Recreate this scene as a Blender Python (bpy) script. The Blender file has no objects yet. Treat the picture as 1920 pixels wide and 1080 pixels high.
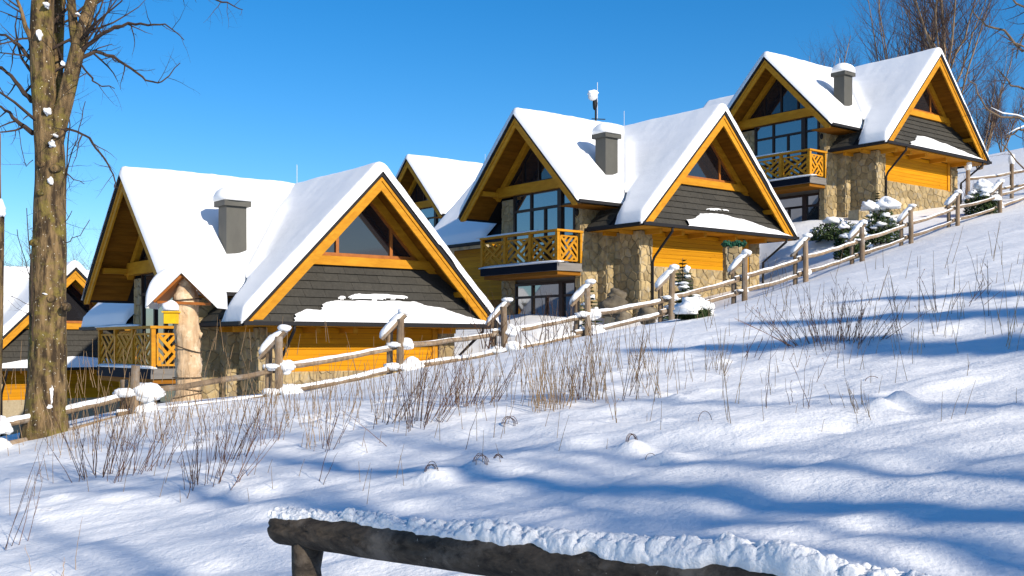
import bpy, math, random
import numpy as np
from mathutils import Vector, Matrix
R = math.radians
sc = bpy.context.scene
C = sc.collection
random.seed(7)

# ------------------------------------------------------------ camera, sky, sun
F, YH = 2030.5, 645.3                       # focal length and horizon row, in 1920-px units
cam_d = bpy.data.cameras.new('camera'); cam = bpy.data.objects.new('camera', cam_d); C.objects.link(cam)
cam_d.sensor_width = 36; cam_d.lens = 36*F/1920; cam_d.shift_y = (YH-540)/1920
cam_d.clip_start = .1; cam_d.clip_end = 3000
cam.location = (0, 0, 0); cam.rotation_euler = (R(90), 0, 0)
sc.camera = cam

TH = R(38.72)
SUN = Vector((.665, -.747, .50)).normalized()
EL = math.asin(SUN.z); AZ = math.atan2(SUN.x, SUN.y)
w = bpy.data.worlds.new('World'); sc.world = w; w.use_nodes = True
nt = w.node_tree; bgn = nt.nodes['Background']
sky = nt.nodes.new('ShaderNodeTexSky'); sky.sky_type = 'NISHITA'; sky.sun_disc = False
sky.sun_elevation = EL; sky.sun_rotation = AZ
sky.altitude = 1200; sky.air_density = 1.0; sky.dust_density = 1.0; sky.ozone_density = 3.6
hs = nt.nodes.new('ShaderNodeHueSaturation'); hs.inputs['Saturation'].default_value = 1.35; hs.inputs['Value'].default_value = 1.0
nt.links.new(sky.outputs[0], hs.inputs['Color']); nt.links.new(hs.outputs[0], bgn.inputs['Color'])
bgn.inputs['Strength'].default_value = .126
sd = bpy.data.lights.new('sun', 'SUN'); sd.energy = 5.0; sd.angle = R(.9); sd.color = (1, .88, .72)
so = bpy.data.objects.new('sun', sd); C.objects.link(so); so.rotation_euler = SUN.to_track_quat('Z', 'Y').to_euler()
sc.view_settings.view_transform = 'Standard'; sc.view_settings.look = 'None'
sc.view_settings.gamma = 1; sc.view_settings.exposure = .34; sc.view_settings.use_curve_mapping = False

def at(x, y, Y):
    return Vector(((x-960)/F*Y, Y, (YH-y)/F*Y))

# ------------------------------------------------------------ noise
def vn(x, y, seed=0):
    x = np.asarray(x, float); y = np.asarray(y, float)
    xi = np.floor(x).astype(np.int64); yi = np.floor(y).astype(np.int64)
    fx = x-xi; fy = y-yi; fx = fx*fx*(3-2*fx); fy = fy*fy*(3-2*fy)
    def h(a, b):
        n = (a*374761393 + b*668265263 + seed*982451653) & 0xffffffff
        n = ((n ^ (n >> 13))*1274126177) & 0xffffffff
        return ((n ^ (n >> 16)) & 0xffff)/65535.0
    return (h(xi, yi)*(1-fx)+h(xi+1, yi)*fx)*(1-fy)+(h(xi, yi+1)*(1-fx)+h(xi+1, yi+1)*fx)*fy
def fbm(x, y, o=4, seed=0, gain=.5):
    s = 0; a = 1; t = 0
    for i in range(o):
        s = s + a*(vn(x*2**i, y*2**i, seed+i*17)-.5); t += a; a *= gain
    return s/t*2

# ------------------------------------------------------------ materials
def mat(name, col, rough=.7, spec=.3):
    m = bpy.data.materials.new(name); m.use_nodes = True
    b = m.node_tree.nodes['Principled BSDF']
    b.inputs['Base Color'].default_value = (*col, 1); b.inputs['Roughness'].default_value = rough
    b.inputs['Specular IOR Level'].default_value = spec
    return m
def nodes(m): return m.node_tree.nodes, m.node_tree.links, m.node_tree.nodes['Principled BSDF']
def textured(name, c1, c2, scale=(3, 3, 3), detail=5, rough=.75, bump=.3, bscale=None, dist=.02, rnd=.25, spec=.25, c3=None, lo=.3, hi=.7, s3=2.0, c4=None, s4=18, t4=.64):
    m = mat(name, c1, rough, spec); N, L, B = nodes(m)
    tc = N.new('ShaderNodeTexCoord'); oi = N.new('ShaderNodeObjectInfo')
    sh = N.new('ShaderNodeVectorMath'); sh.operation = 'SCALE'; sh.inputs[0].default_value = (37, 53, 71); L.new(oi.outputs['Random'], sh.inputs['Scale'])
    ad = N.new('ShaderNodeVectorMath'); ad.operation = 'ADD'; L.new(tc.outputs['Object'], ad.inputs[0])
    if rnd > 0: L.new(sh.outputs[0], ad.inputs[1])
    mp = N.new('ShaderNodeMapping'); mp.inputs['Scale'].default_value = scale; L.new(ad.outputs[0], mp.inputs['Vector'])
    nz = N.new('ShaderNodeTexNoise'); nz.inputs['Scale'].default_value = 1; nz.inputs['Detail'].default_value = detail; nz.inputs['Roughness'].default_value = .62
    L.new(mp.outputs[0], nz.inputs['Vector'])
    cr = N.new('ShaderNodeValToRGB'); cr.color_ramp.elements[0].position = lo; cr.color_ramp.elements[1].position = hi
    cr.color_ramp.elements[0].color = (*c1, 1); cr.color_ramp.elements[1].color = (*c2, 1); L.new(nz.outputs['Fac'], cr.inputs[0])
    out = cr.outputs[0]
    if c3:
        n3 = N.new('ShaderNodeTexNoise'); n3.inputs['Scale'].default_value = s3; n3.inputs['Detail'].default_value = 6; n3.inputs['Roughness'].default_value = .7; L.new(ad.outputs[0], n3.inputs['Vector'])
        r3 = N.new('ShaderNodeValToRGB'); r3.color_ramp.elements[0].position = .5; r3.color_ramp.elements[1].position = .66; L.new(n3.outputs['Fac'], r3.inputs[0])
        mx = N.new('ShaderNodeMixRGB'); mx.inputs[2].default_value = (*c3, 1); L.new(r3.outputs[0], mx.inputs[0]); L.new(out, mx.inputs[1]); out = mx.outputs[0]
    if c4:
        n4 = N.new('ShaderNodeTexNoise'); n4.inputs['Scale'].default_value = s4; n4.inputs['Detail'].default_value = 4; n4.inputs['Roughness'].default_value = .6; L.new(ad.outputs[0], n4.inputs['Vector'])
        r4 = N.new('ShaderNodeValToRGB'); r4.color_ramp.elements[0].position = t4; r4.color_ramp.elements[1].position = t4+.03; L.new(n4.outputs['Fac'], r4.inputs[0])
        m4 = N.new('ShaderNodeMixRGB'); m4.inputs[2].default_value = (*c4, 1); L.new(r4.outputs[0], m4.inputs[0]); L.new(out, m4.inputs[1]); out = m4.outputs[0]
    if rnd > 0:
        mr = N.new('ShaderNodeMapRange'); mr.inputs['To Min'].default_value = 1-rnd; mr.inputs['To Max'].default_value = 1+rnd; L.new(oi.outputs['Random'], mr.inputs['Value'])
        h = N.new('ShaderNodeHueSaturation'); L.new(mr.outputs[0], h.inputs['Value']); L.new(out, h.inputs['Color']); out = h.outputs[0]
    L.new(out, B.inputs['Base Color'])
    if bump:
        bp = N.new('ShaderNodeBump'); bp.inputs['Strength'].default_value = bump; bp.inputs['Distance'].default_value = dist
        L.new(nz.outputs['Fac'], bp.inputs['Height']); L.new(bp.outputs[0], B.inputs['Normal'])
    return m
def snow_mat(name, s1, s2, b1, b2):
    m = mat(name, (.79, .815, .84), .6, .2); N, L, B = nodes(m)
    tc = N.new('ShaderNodeTexCoord')
    n1 = N.new('ShaderNodeTexNoise'); n1.inputs['Scale'].default_value = s1; n1.inputs['Detail'].default_value = 7; n1.inputs['Roughness'].default_value = .65
    n2 = N.new('ShaderNodeTexNoise'); n2.inputs['Scale'].default_value = s2; n2.inputs['Detail'].default_value = 3
    L.new(tc.outputs['Object'], n1.inputs['Vector']); L.new(tc.outputs['Object'], n2.inputs['Vector'])
    a = N.new('ShaderNodeBump'); a.inputs['Strength'].default_value = 1; a.inputs['Distance'].default_value = b1; L.new(n1.outputs['Fac'], a.inputs['Height'])
    b = N.new('ShaderNodeBump'); b.inputs['Strength'].default_value = 1; b.inputs['Distance'].default_value = b2; L.new(n2.outputs['Fac'], b.inputs['Height']); L.new(a.outputs[0], b.inputs['Normal'])
    L.new(b.outputs[0], B.inputs['Normal'])
    return m
M = {}
M['snow'] = snow_mat('snow', 6, 60, .012, .002)
M['roof_snow'] = snow_mat('roof_snow', 7, 30, .008, .002)
M['ground_snow'] = snow_mat('ground_snow', 1.6, 26, .05, .007)
M['clump_snow'] = snow_mat('clump_snow', 14, 90, .02, .004)
M['wood'] = textured('honey_wood', (.52, .24, .004), (.40, .165, .003), (.7, .7, 16), rough=.6, spec=.12, bump=.35, dist=.008, rnd=.16, c4=(.24, .08, .003), s4=4.5, t4=.70)
M['wood_v'] = textured('honey_beam', (.52, .25, .018), (.38, .16, .009), (2, 2, 9), rough=.6, spec=.12, bump=.2, dist=.006, rnd=.08)
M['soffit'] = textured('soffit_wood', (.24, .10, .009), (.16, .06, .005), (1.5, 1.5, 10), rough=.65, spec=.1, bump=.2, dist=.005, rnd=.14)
M['frame'] = textured('red_brown_frame', (.34, .12, .025), (.24, .08, .015), (6, 6, 6), rough=.45, bump=.1, dist=.004, rnd=.05)
M['dframe'] = textured('dark_frame', (.035, .018, .012), (.02, .012, .01), (6, 6, 6), rough=.4, bump=.05, rnd=.05)
M['shingle'] = textured('charcoal_shingle', (.052, .05, .043), (.034, .033, .029), (14, 14, 2), rough=.75, bump=.6, dist=.012, rnd=.12)
M['dark'] = mat('dark_roof_edge', (.016, .016, .018), .7, .15)
M['gutter'] = mat('gutter_metal', (.012, .012, .014), .6, .2)
M['navy'] = mat('dark_blue_metal', (.006, .010, .02), .75, .08)
M['chim'] = textured('chimney_sheet', (.085, .085, .074), (.06, .06, .054), (2, 2, .7), rough=.5, bump=.1, rnd=.05)
M['stone'] = textured('sandstone', (.40, .31, .16), (.21, .155, .08), (5, 5, 5), rough=.9, bump=.8, dist=.02, rnd=.28, c3=(.27, .24, .18), s3=4)
M['mortar'] = textured('mortar', (.40, .34, .23), (.30, .25, .16), (12, 12, 12), rough=.95, bump=.5, rnd=0)
M['plate'] = textured('balcony_edge_boards', (.20, .19, .18), (.13, .125, .12), (1, 1, 18), rough=.7, bump=.2, rnd=.1)
g = mat('window_glass', (.012, .02, .028), .03, 1.0); g.node_tree.nodes['Principled BSDF'].inputs['IOR'].default_value = 2.1; M['glass'] = g
g = mat('loft_glass', (.015, .015, .018), .04, .6); N_, L_, B_ = nodes(g); B_.inputs['IOR'].default_value = 1.7; M['glass2'] = g
M['grey'] = textured('weathered_wood', (.27, .195, .125), (.11, .08, .055), (9, 9, 2), rough=.85, bump=.8, dist=.015, rnd=.2, c3=(.24, .21, .18), s3=3)
M['pale'] = textured('peeled_log', (.60, .45, .29), (.34, .22, .12), (9, 9, .8), rough=.8, bump=1, dist=.04, rnd=0, c4=(.16, .10, .05), s4=7, t4=.67, c3=(.68, .56, .40), s3=2.5)
M['bark'] = textured('mossy_bark', (.20, .135, .065), (.035, .024, .014), (11, 11, 2.6), rough=.95, bump=1, dist=.06, rnd=0, c3=(.165, .135, .03), lo=.38, hi=.6, s3=3.2, c4=(.62, .58, .48), s4=26, t4=.66)
M['limb'] = textured('limb_bark', (.20, .15, .10), (.07, .05, .035), (9, 9, 3), rough=.9, bump=.8, dist=.02, rnd=0)
M['twig'] = textured('twig_bark', (.055, .038, .028), (.03, .02, .015), (6, 6, 6), rough=.9, bump=0, rnd=.2)
M['ftwig'] = textured('far_twig_bark', (.13, .09, .08), (.07, .05, .048), (2, 2, 2), rough=.9, bump=0, rnd=.2)
M['ftrunk'] = textured('far_trunk_bark', (.30, .22, .14), (.12, .08, .05), (2, 2, 1), rough=.9, bump=.3, rnd=.1)
M['log'] = textured('dark_log', (.075, .06, .045), (.022, .018, .015), (3.5, 22, 22), rough=.85, bump=1, dist=.012, rnd=0, c3=(.14, .12, .10), lo=.35, hi=.65, s3=3, c4=(.22, .20, .17), s4=34, t4=.68)
M['weed'] = textured('dry_weed', (.21, .105, .062), (.08, .042, .028), (3, 3, 3), rough=.9, bump=0, rnd=.5)
M['straw'] = textured('pale_straw', (.52, .36, .20), (.32, .20, .10), (3, 3, 3), rough=.9, bump=0, rnd=.3)
M['needle'] = textured('spruce_needles', (.02, .045, .016), (.05, .075, .02), (5, 5, 5), rough=.8, bump=0, rnd=.2)
M['yellow'] = textured('yellow_paint', (.78, .48, .01), (.62, .36, .01), (8, 8, 8), rough=.5, bump=.1, rnd=0)
M['rock'] = textured('boulder', (.20, .17, .12), (.09, .075, .055), (4, 4, 4), rough=.95, bump=1, dist=.03, rnd=.2)
M['garland'] = textured('green_garland', (.01, .06, .035), (.02, .10, .06), (20, 20, 20), rough=.8, bump=.8, rnd=0)
M['wire'] = mat('dark_cord', (.05, .035, .02), .7)
M['steel'] = mat('galvanised_steel', (.55, .56, .58), .4)

# ------------------------------------------------------------ mesh helpers
class MB:
    def __init__(s): s.v = []; s.f = []
    def add(s, vs, fs):
        n = len(s.v); s.v += [tuple(p) for p in vs]; s.f += [tuple(i+n for i in f) for f in fs]; return s
    def box(s, a, b):
        x0, y0, z0 = a; x1, y1, z1 = b
        return s.add([(x0, y0, z0), (x1, y0, z0), (x1, y1, z0), (x0, y1, z0), (x0, y0, z1), (x1, y0, z1), (x1, y1, z1), (x0, y1, z1)],
                     [(0, 3, 2, 1), (4, 5, 6, 7), (0, 1, 5, 4), (1, 2, 6, 5), (2, 3, 7, 6), (3, 0, 4, 7)])
    def prism(s, poly, ext):
        n = len(poly); e = Vector(ext); P = [Vector(p) for p in poly]
        nr = Vector((0, 0, 0))
        for i in range(n): nr += P[i].cross(P[(i+1) % n])
        if nr.dot(e) > 0: P = P[::-1]
        return s.add(P+[p+e for p in P], [tuple(range(n)), tuple(range(2*n-1, n-1, -1))]+[(i, n+i, n+(i+1) % n, (i+1) % n) for i in range(n)])
    def bar(s, p, q, w, h, up=(0, 0, 1)):
        p = Vector(p); q = Vector(q); d = (q-p).normalized(); sd = d.cross(Vector(up)).normalized()*(w/2); u = sd.cross(d).normalized()*(h/2)
        return s.prism([p-sd-u, p+sd-u, p+sd+u, p-sd+u], q-p)
    def tube(s, pts, rad, n=6, cap=True, jit=0, rs=None):
        P = [Vector(p) for p in pts]; m = len(P)
        if not hasattr(rad, '__len__'): rad = [rad]*m
        t = (P[1]-P[0]).normalized(); a = t.orthogonal().normalized(); vs = []
        for i in range(m):
            if i == 0: t = P[1]-P[0]
            elif i == m-1: t = P[-1]-P[-2]
            else: t = P[i+1]-P[i-1]
            if t.length < 1e-9: t = Vector((0, 0, 1))
            t.normalize(); a = (a-t*a.dot(t))
            if a.length < 1e-6: a = t.orthogonal()
            a.normalize(); b = t.cross(a)
            for k in range(n):
                th = 2*math.pi*k/n; r = rad[i]*(1+(jit*(rs or random).uniform(-1, 1) if jit else 0))
                vs.append(P[i]+a*(math.cos(th)*r)+b*(math.sin(th)*r))
        fs = [(i*n+k, i*n+(k+1) % n, (i+1)*n+(k+1) % n, (i+1)*n+k) for i in range(m-1) for k in range(n)]
        if cap: fs += [tuple(range(n-1, -1, -1)), tuple(range((m-1)*n, m*n))]
        return s.add(vs, fs)
    def blob(s, c, r, seed=0, nz=.18, fr=2.2, n=14, m=9, flat=None):
        c = Vector(c); vs = []; fs = []
        for i in range(m+1):
            ph = math.pi*i/m
            for k in range(n):
                th = 2*math.pi*k/n; d = Vector((math.sin(ph)*math.cos(th), math.sin(ph)*math.sin(th), math.cos(ph)))
                q = 1+nz*float(fbm(d.x*fr+seed*3.1+d.z*1.7, d.y*fr+seed*1.3-d.z*2.1, 3, seed))*2
                p = Vector((d.x*r[0]*q, d.y*r[1]*q, d.z*r[2]*q))
                if flat is not None and p.z < -flat*r[2]: p.z = -flat*r[2]
                vs.append(c+p)
        for i in range(m):
            for k in range(n): fs.append((i*n+k, (i+1)*n+k, (i+1)*n+(k+1) % n, i*n+(k+1) % n))
        return s.add(vs, fs)
    def pad(s, c, ax, ay, az, seed=0, nz=.1, p=3.0, n=24, m=7, fr=1.6):
        c = Vector(c); ax = Vector(ax); ay = Vector(ay); az = Vector(az); vs = []; fs = []
        for i in range(m+1):
            ph = math.pi/2*i/m; R_ = math.sin(ph) if i else 0; h = math.cos(ph)**.75 if i < m else 0
            for k in range(n):
                th = 2*math.pi*k/n; a, b = math.cos(th), math.sin(th); q = (abs(a)**p+abs(b)**p)**(-1/p)*(R_**.7 if i else 0)
                w_ = 1+nz*2*float(fbm(a*fr+seed*2.3, b*fr+h*1.5+seed, 3, seed))
                vs.append(c+ax*(a*q*w_)+ay*(b*q*w_)+az*(h*w_))
        for i in range(m):
            for k in range(n): fs.append((i*n+k, (i+1)*n+k, (i+1)*n+(k+1) % n, i*n+(k+1) % n))
        fs.append(tuple(range(m*n+n-1, m*n-1, -1)))
        return s.add(vs, fs)
    def mesh(s, name, m, smooth=False):
        me = bpy.data.meshes.new(name); me.from_pydata(s.v, [], s.f); me.materials.append(m)
        if smooth: me.polygons.foreach_set('use_smooth', [True]*len(me.polygons))
        me.update(); return me
    def build(s, name, m, parent=None, smooth=False, loc=None):
        o = bpy.data.objects.new(name, s.mesh(name, m, smooth)); C.objects.link(o)
        if parent: o.parent = parent
        if loc: o.location = loc
        return o
def rough(pts, rad, n=22, per=9, seed=0, amp=.07, ridge=.05):
    P_ = [Vector(p) for p in pts]; m = len(P_); Q = []; Rr = []
    for i in range(m-1):
        p0, p1, p2, p3 = P_[max(i-1, 0)], P_[i], P_[i+1], P_[min(i+2, m-1)]
        for k in range(per):
            t = k/per; Q.append(.5*((2*p1)+(p2-p0)*t+(2*p0-5*p1+4*p2-p3)*t*t+(3*p1-p0-3*p2+p3)*t**3)); Rr.append(rad[i]+(rad[i+1]-rad[i])*t)
    Q.append(P_[-1]); Rr.append(rad[-1]); b = MB(); b.tube(Q, Rr, n); N_ = len(Q); th = np.tile(np.arange(n), N_)*2*np.pi/n; z = np.repeat(np.arange(N_), n)/per
    q = 1+amp*fbm(np.cos(th)*1.3+z*.8+seed, np.sin(th)*1.3+z*.5, 3, seed)+ridge*(1-2*np.abs(fbm(np.cos(th)*5+seed+z*.35, np.sin(th)*5+z*.3, 2, seed+4)))
    V = np.array(b.v).reshape(N_, n, 3); cc = np.array([tuple(x) for x in Q])[:, None]; V = cc+(V-cc)*q.reshape(N_, n, 1); b.v = [tuple(x) for x in V.reshape(-1, 3)]
    return b
def smooth(P_, r, j=.022, per=3):
    m = len(P_); Q = []
    for i in range(m-1):
        p0, p1, p2, p3 = P_[max(i-1, 0)], P_[i], P_[i+1], P_[min(i+2, m-1)]
        for k in range(per):
            t = k/per; Q.append(.5*((2*p1)+(p2-p0)*t+(2*p0-5*p1+4*p2-p3)*t*t+(3*p1-p0-3*p2+p3)*t**3)+(Vector((r.uniform(-j, j), 0, r.uniform(-j, j))) if i or k else Vector()))
    Q.append(P_[-1]); return Q
def tag(o, label=None, cat=None, group=None, kind=None):
    if label: o['label'] = label
    if cat: o['category'] = cat
    if group: o['group'] = group
    if kind: o['kind'] = kind
    return o
def empty(name, loc, rz=0, **k):
    o = bpy.data.objects.new(name, None); C.objects.link(o); o.location = loc; o.rotation_euler = (0, 0, rz); o.empty_display_size = .2
    return tag(o, **k)
def npmesh(name, V, Fc, m, parent=None, smooth=True):
    me = bpy.data.meshes.new(name); V = np.asarray(V, np.float32); Fc = np.asarray(Fc, np.int32)
    me.vertices.add(len(V)); me.vertices.foreach_set('co', V.ravel()); me.loops.add(Fc.size); me.loops.foreach_set('vertex_index', Fc.ravel())
    me.polygons.add(len(Fc)); me.polygons.foreach_set('loop_start', np.arange(0, Fc.size, Fc.shape[1], dtype=np.int32))
    me.polygons.foreach_set('use_smooth', np.full(len(Fc), smooth)); me.materials.append(m); me.update(calc_edges=True); me.validate()
    o = bpy.data.objects.new(name, me); C.objects.link(o)
    if parent: o.parent = parent
    return o

# ------------------------------------------------------------ terrain
FENCE = [(245, 776, 18), (515, 741, 19.6), (742, 699, 21.4), (937, 660, 23.2), (1093, 629, 24.4), (1250, 602, 25.6), (1387, 564, 27.2), (1502, 529, 29),
         (1608, 491, 31.5), (1700, 458, 34), (1788, 426, 37.5), (1868, 400, 41), (1938, 372, 44.5)]
HP = {1: (-6.55, 26.37, .55), 2: (4.11, 34.24, 3.86), 3: (14.51, 42.01, 7.89), 4: (-1.6, 55.0, 5.9), 0: (-20.6, 41.0, -.95)}
def loc2w(i, v, u, z=0):
    a = HP[i]; c, s = math.cos(TH), math.sin(TH)
    return Vector((a[0]+v*c-u*s, a[1]+v*s+u*c, a[2]+z))
ctl = [(0, 0, -1.62), (-5, 0, -2.15), (6, 0, -.95), (0, -12, -2.4), (14, -10, -.8), (-14, -8, -3.3), (16, 8, 1.0), (24, 18, 3.0), (-9, 8, -2.1), (-14, 12, -2.3),
       (0, 8, -1.1), (3, 14, -.3), (10, 20, 1.35), (-4, 14, -1.15), (28, 34, 6.3)]
for x, y, Y in FENCE: ctl.append(tuple(at(x, y, Y)))
ctl += [tuple(at(-30, 842, 16.6)), tuple(at(60, 822, 17)), tuple(at(150, 800, 17.5)), tuple(at(350, 750, 20.4)), tuple(at(440, 742, 20.4)), tuple(at(180, 776, 19.5)), (-14, 17.5, -2.6)]
for (i, v, u, z) in [(1, -3, 4, -3.9), (1, -3, 9, -3.9), (1, 1, 13, -3.3), (1, 1, .2, -2.9), (1, 7.5, .2, -1.75), (1, 9.5, 2, -1.7), (1, 9, 9, -1.5),
                     (2, -2.5, 3, -3.8), (2, -3, 8, -3.8), (2, .9, .3, -3.1), (2, 4, .2, -2.1), (2, 7.5, .2, -1.4), (2, 9, 3, -1.3), (2, 2, 14, -3.2),
                     (3, -2.5, 3, -3.8), (3, -3, 8, -3.8), (3, .9, .2, -2.95), (3, 4, .2, -2.35), (3, 7.5, .2, -1.75), (3, 3, 14, -3.2),
                     (4, 0, 3, -3.85), (4, 5, 10, -3.4), (0, 0, 0, -3.6), (0, 7, 0, -3.4), (0, -4, 8, -3.9)]:
    ctl.append(tuple(loc2w(i, v, u, z)))
ctl += [(24.5, 53, 7.7), (29.5, 64, 10.8), (36, 78, 14.0), (60, 130, 20), (90, 60, 18), (70, 0, 9), (0, 110, 6), (-60, 90, -6), (-60, 10, -9), (-120, 160, -14), (150, 200, 24), (0, 260, 8),
        (-300, 300, -25), (300, 300, 35), (-300, -200, -40), (300, -200, 10), (0, -150, -14), (700, 700, 30), (-700, 700, -40), (700, -500, 10), (-700, -500, -60), (20, 700, 10)]
P = np.array(ctl)
def U(r2): return np.where(r2 > 1e-12, .5*r2*np.log(np.maximum(r2, 1e-12)), 0)
n = len(P); sx = P[:, :2]
K = U(((sx[:, None]-sx[None])**2).sum(-1)) + np.eye(n)*.05
Q = np.c_[np.ones(n), sx]; Ls = np.block([[K, Q], [Q.T, np.zeros((3, 3))]])
sol = np.linalg.solve(Ls, np.r_[P[:, 2], 0, 0, 0])
SB = []
def gz(X, Y):
    X = np.atleast_1d(np.asarray(X, float)); Y = np.atleast_1d(np.asarray(Y, float)); out = np.empty(X.size); xf = X.ravel(); yf = Y.ravel()
    for i in range(0, X.size, 40000):
        a = xf[i:i+40000]; b = yf[i:i+40000]
        out[i:i+40000] = U((a[:, None]-sx[None, :, 0])**2+(b[:, None]-sx[None, :, 1])**2)@sol[:n]+sol[n]+sol[n+1]*a+sol[n+2]*b
    # wind-shaped drifts, running roughly along the contour; coarser relief near the viewer
    d = np.hypot(xf, yf); near = np.clip(1.25-d/26, .3, 1)
    e = (xf*.94+yf*.34); g_ = (-xf*.34+yf*.94)
    w1 = fbm(e/3.4+2*fbm(xf/5, yf/5, 2, 5), g_/1.25, 4, 3, .5)
    rid = 1-np.abs(fbm(e/2.6+4, g_/1.0+.8*fbm(xf/3, yf/3, 2, 8), 3, 12, .5))*2
    fine = fbm(e/.55, g_/.3, 3, 21)
    out += near*(.13*w1+.06*rid+.018*fine)-.04
    out += .05*fbm(xf/9, yf/9, 3, 44)
    # beyond the building plots, low swells
    for (bx, by, am, br) in SB:
        k_ = (np.abs(xf-bx) < 3*br) & (np.abs(yf-by) < 3*br)
        if k_.any(): q_ = ((xf[k_]-bx)**2+((yf[k_]-by)*1.2)**2)/br**2; out[k_] += am*np.exp(-q_)
    return out.reshape(X.shape)
def g1(x, y): return float(gz([x], [y])[0])
def axis(segs):
    a = [segs[0][0]]
    for s0, s1, st in segs:
        k = max(1, int(round((s1-s0)/st))); a += list(np.linspace(s0, s1, k+1)[1:])
    return np.array(a)
xs = axis([(-900, -200, 50), (-200, -60, 10), (-60, -25, 1.5), (-25, -12, .35), (-12, -6, .12), (-6, 7, .072), (7, 13, .1), (13, 24, .2), (24, 60, 1.2), (60, 200, 10), (200, 900, 50)])
ys = axis([(-600, -100, 50), (-100, -20, 8), (-20, 3, .8), (3, 11, .06), (11, 18, .09), (18, 30, .14), (30, 48, .25), (48, 90, 1.2), (90, 300, 12), (300, 1000, 60)])
def hit(px, py, y0=3.5, y1=60):
    Ys = np.arange(y0, y1, .05); X = (px-960)/F*Ys; Z = (YH-py)/F*Ys; h = gz(X, Ys); k = np.argmax(h > Z)
    return Vector((X[k], Ys[k], h[k])) if h[k] > Z[k] else at(px, py, 25)
rb = random.Random(5); new = []
for (x, y, am, br) in [(806, 895, .10, .22), (780, 905, -.07, .2), (845, 892, .08, .2), (898, 880, .12, .26), (870, 895, -.08, .2), (935, 870, .07, .18), (1185, 838, .10, .24), (1150, 845, -.06, .25), (1225, 868, -.10, .16), (1250, 858, .07, .25), (1070, 835, .06, .3), (1100, 822, .05, .35),
                       (1690, 752, .14, .22), (1650, 762, .12, .25), (1600, 800, -.10, .4), (1710, 770, -.08, .3), (1240, 742, .09, .18), (1270, 748, .08, .22), (1000, 790, .06, .3), (950, 800, .07, .22), (660, 835, .05, .3), (610, 790, .06, .2), (520, 905, .04, .25), (340, 700, .0, .2), (1560, 648, .07, .5), (1520, 652, .06, .4), (1700, 635, .08, .35), (1660, 640, .07, .4)]:
    p = hit(x, y); new.append((p.x, p.y, am*.7, br*.55))
for k in range(110):
    x, y = rb.uniform(0, 1920), rb.uniform(0, 1); y = 690-x*.10+y*280; p = hit(x, y); sg = rb.choice((1, 1, -1)); new.append((p.x, p.y, sg*rb.uniform(.015, .045), rb.uniform(.06, .17)))
SB += new

GX, GY = np.meshgrid(xs, ys); GZ = gz(GX, GY)
nx, ny = len(xs), len(ys); idx = np.arange(nx*ny).reshape(ny, nx)
FF = np.stack([idx[:-1, :-1], idx[:-1, 1:], idx[1:, 1:], idx[1:, :-1]], -1).reshape(-1, 4)
tag(npmesh('snowy_ground', np.stack([GX, GY, GZ], -1).reshape(-1, 3), FF, M['ground_snow']), kind='structure')

# ------------------------------------------------------------ the chalet
ZO = 3.85; K1 = 4.04/3.95; K2 = 1.01; UR, ZR = 4.8, 4.03; VL = -1.3; UB = 12.4; EU0, EU1 = 1.59, 8.01
def zw(v): return K1*(3.95-abs(v-3.95))            # roof of the front and back wing
def zm(u): return ZR-K2*abs(u-UR)                  # roof of the side wing
def S(p): return (p[0], p[1], p[2]+ZO)
def clip(poly, a, b, c):                           # keep a*x+b*y<=c
    out = []
    for i in range(len(poly)):
        p, q = poly[i], poly[(i+1) % len(poly)]; dp = a*p[0]+b*p[1]-c; dq = a*q[0]+b*q[1]-c
        if dp <= 0: out.append(p)
        if dp*dq < 0: t = dp/(dp-dq); out.append((p[0]+t*(q[0]-p[0]), p[1]+t*(q[1]-p[1])))
    return out
def stones(parent, org, xd, nrm, W, H, seed, topf=None, cw=.36, ch=.27, bulk=False):
    bm_ = MB()
    rs = random.Random(seed); org = Vector(org); xd = Vector(xd); nv = Vector(nrm); zd = Vector((0, 0, 1))
    nxn, nyn = max(1, round(W/cw)), max(1, round(H/ch)); pts = []
    for j in range(-1, nyn+1):
        for i in range(-1, nxn+1):
            pts.append(((i+.5+rs.uniform(-.36, .36)+(j % 2)*.4)*W/nxn, (j+.5+rs.uniform(-.3, .3))*H/nyn))
    for p in pts:
        poly = [(0, 0), (W, 0), (W, H), (0, H)]
        if topf: poly = clip(poly, *topf)
        for q in pts:
            if q is p or abs(q[0]-p[0]) > 1.3 or abs(q[1]-p[1]) > 1.2: continue
            a, b = q[0]-p[0], q[1]-p[1]; L = math.hypot(a, b)
            poly = clip(poly, a, b, a*(p[0]+q[0])/2+b*(p[1]+q[1])/2-.011*L)
            if len(poly) < 3: break
        if len(poly) < 3: continue
        ar = abs(sum(poly[i][0]*poly[(i+1) % len(poly)][1]-poly[(i+1) % len(poly)][0]*poly[i][1] for i in range(len(poly))))/2
        if ar < .008: continue
        cx = sum(a for a, b in poly)/len(poly); cy = sum(b for a, b in poly)/len(poly); hh = rs.uniform(.022, .045); m = MB(); n = len(poly)
        def w3(a, b, h): return org+xd*a+zd*b+nv*h
        ring0 = [w3(a, b, .0) for a, b in poly]; ring1 = [w3(a, b, hh*.6) for a, b in poly]
        ring2 = [w3(cx+(a-cx)*.86, cy+(b-cy)*.86, hh+rs.uniform(-.006, .006)) for a, b in poly]
        fs = [(i, (i+1) % n, n+(i+1) % n, n+i) for i in range(n)]+[(n+i, n+(i+1) % n, 2*n+(i+1) % n, 2*n+i) for i in range(n)]+[tuple(range(2*n, 3*n))]
        if xd.cross(zd).dot(nv) < 0: fs = [f[::-1] for f in fs]
        m.add(ring0+ring1+ring2, fs)
        if bulk: bm_.add(m.v, m.f)
        else: m.build('stone', M['stone'], parent)
    if bulk: tag(bm_.build('stones', M['stone'], parent), kind='stuff')
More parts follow.
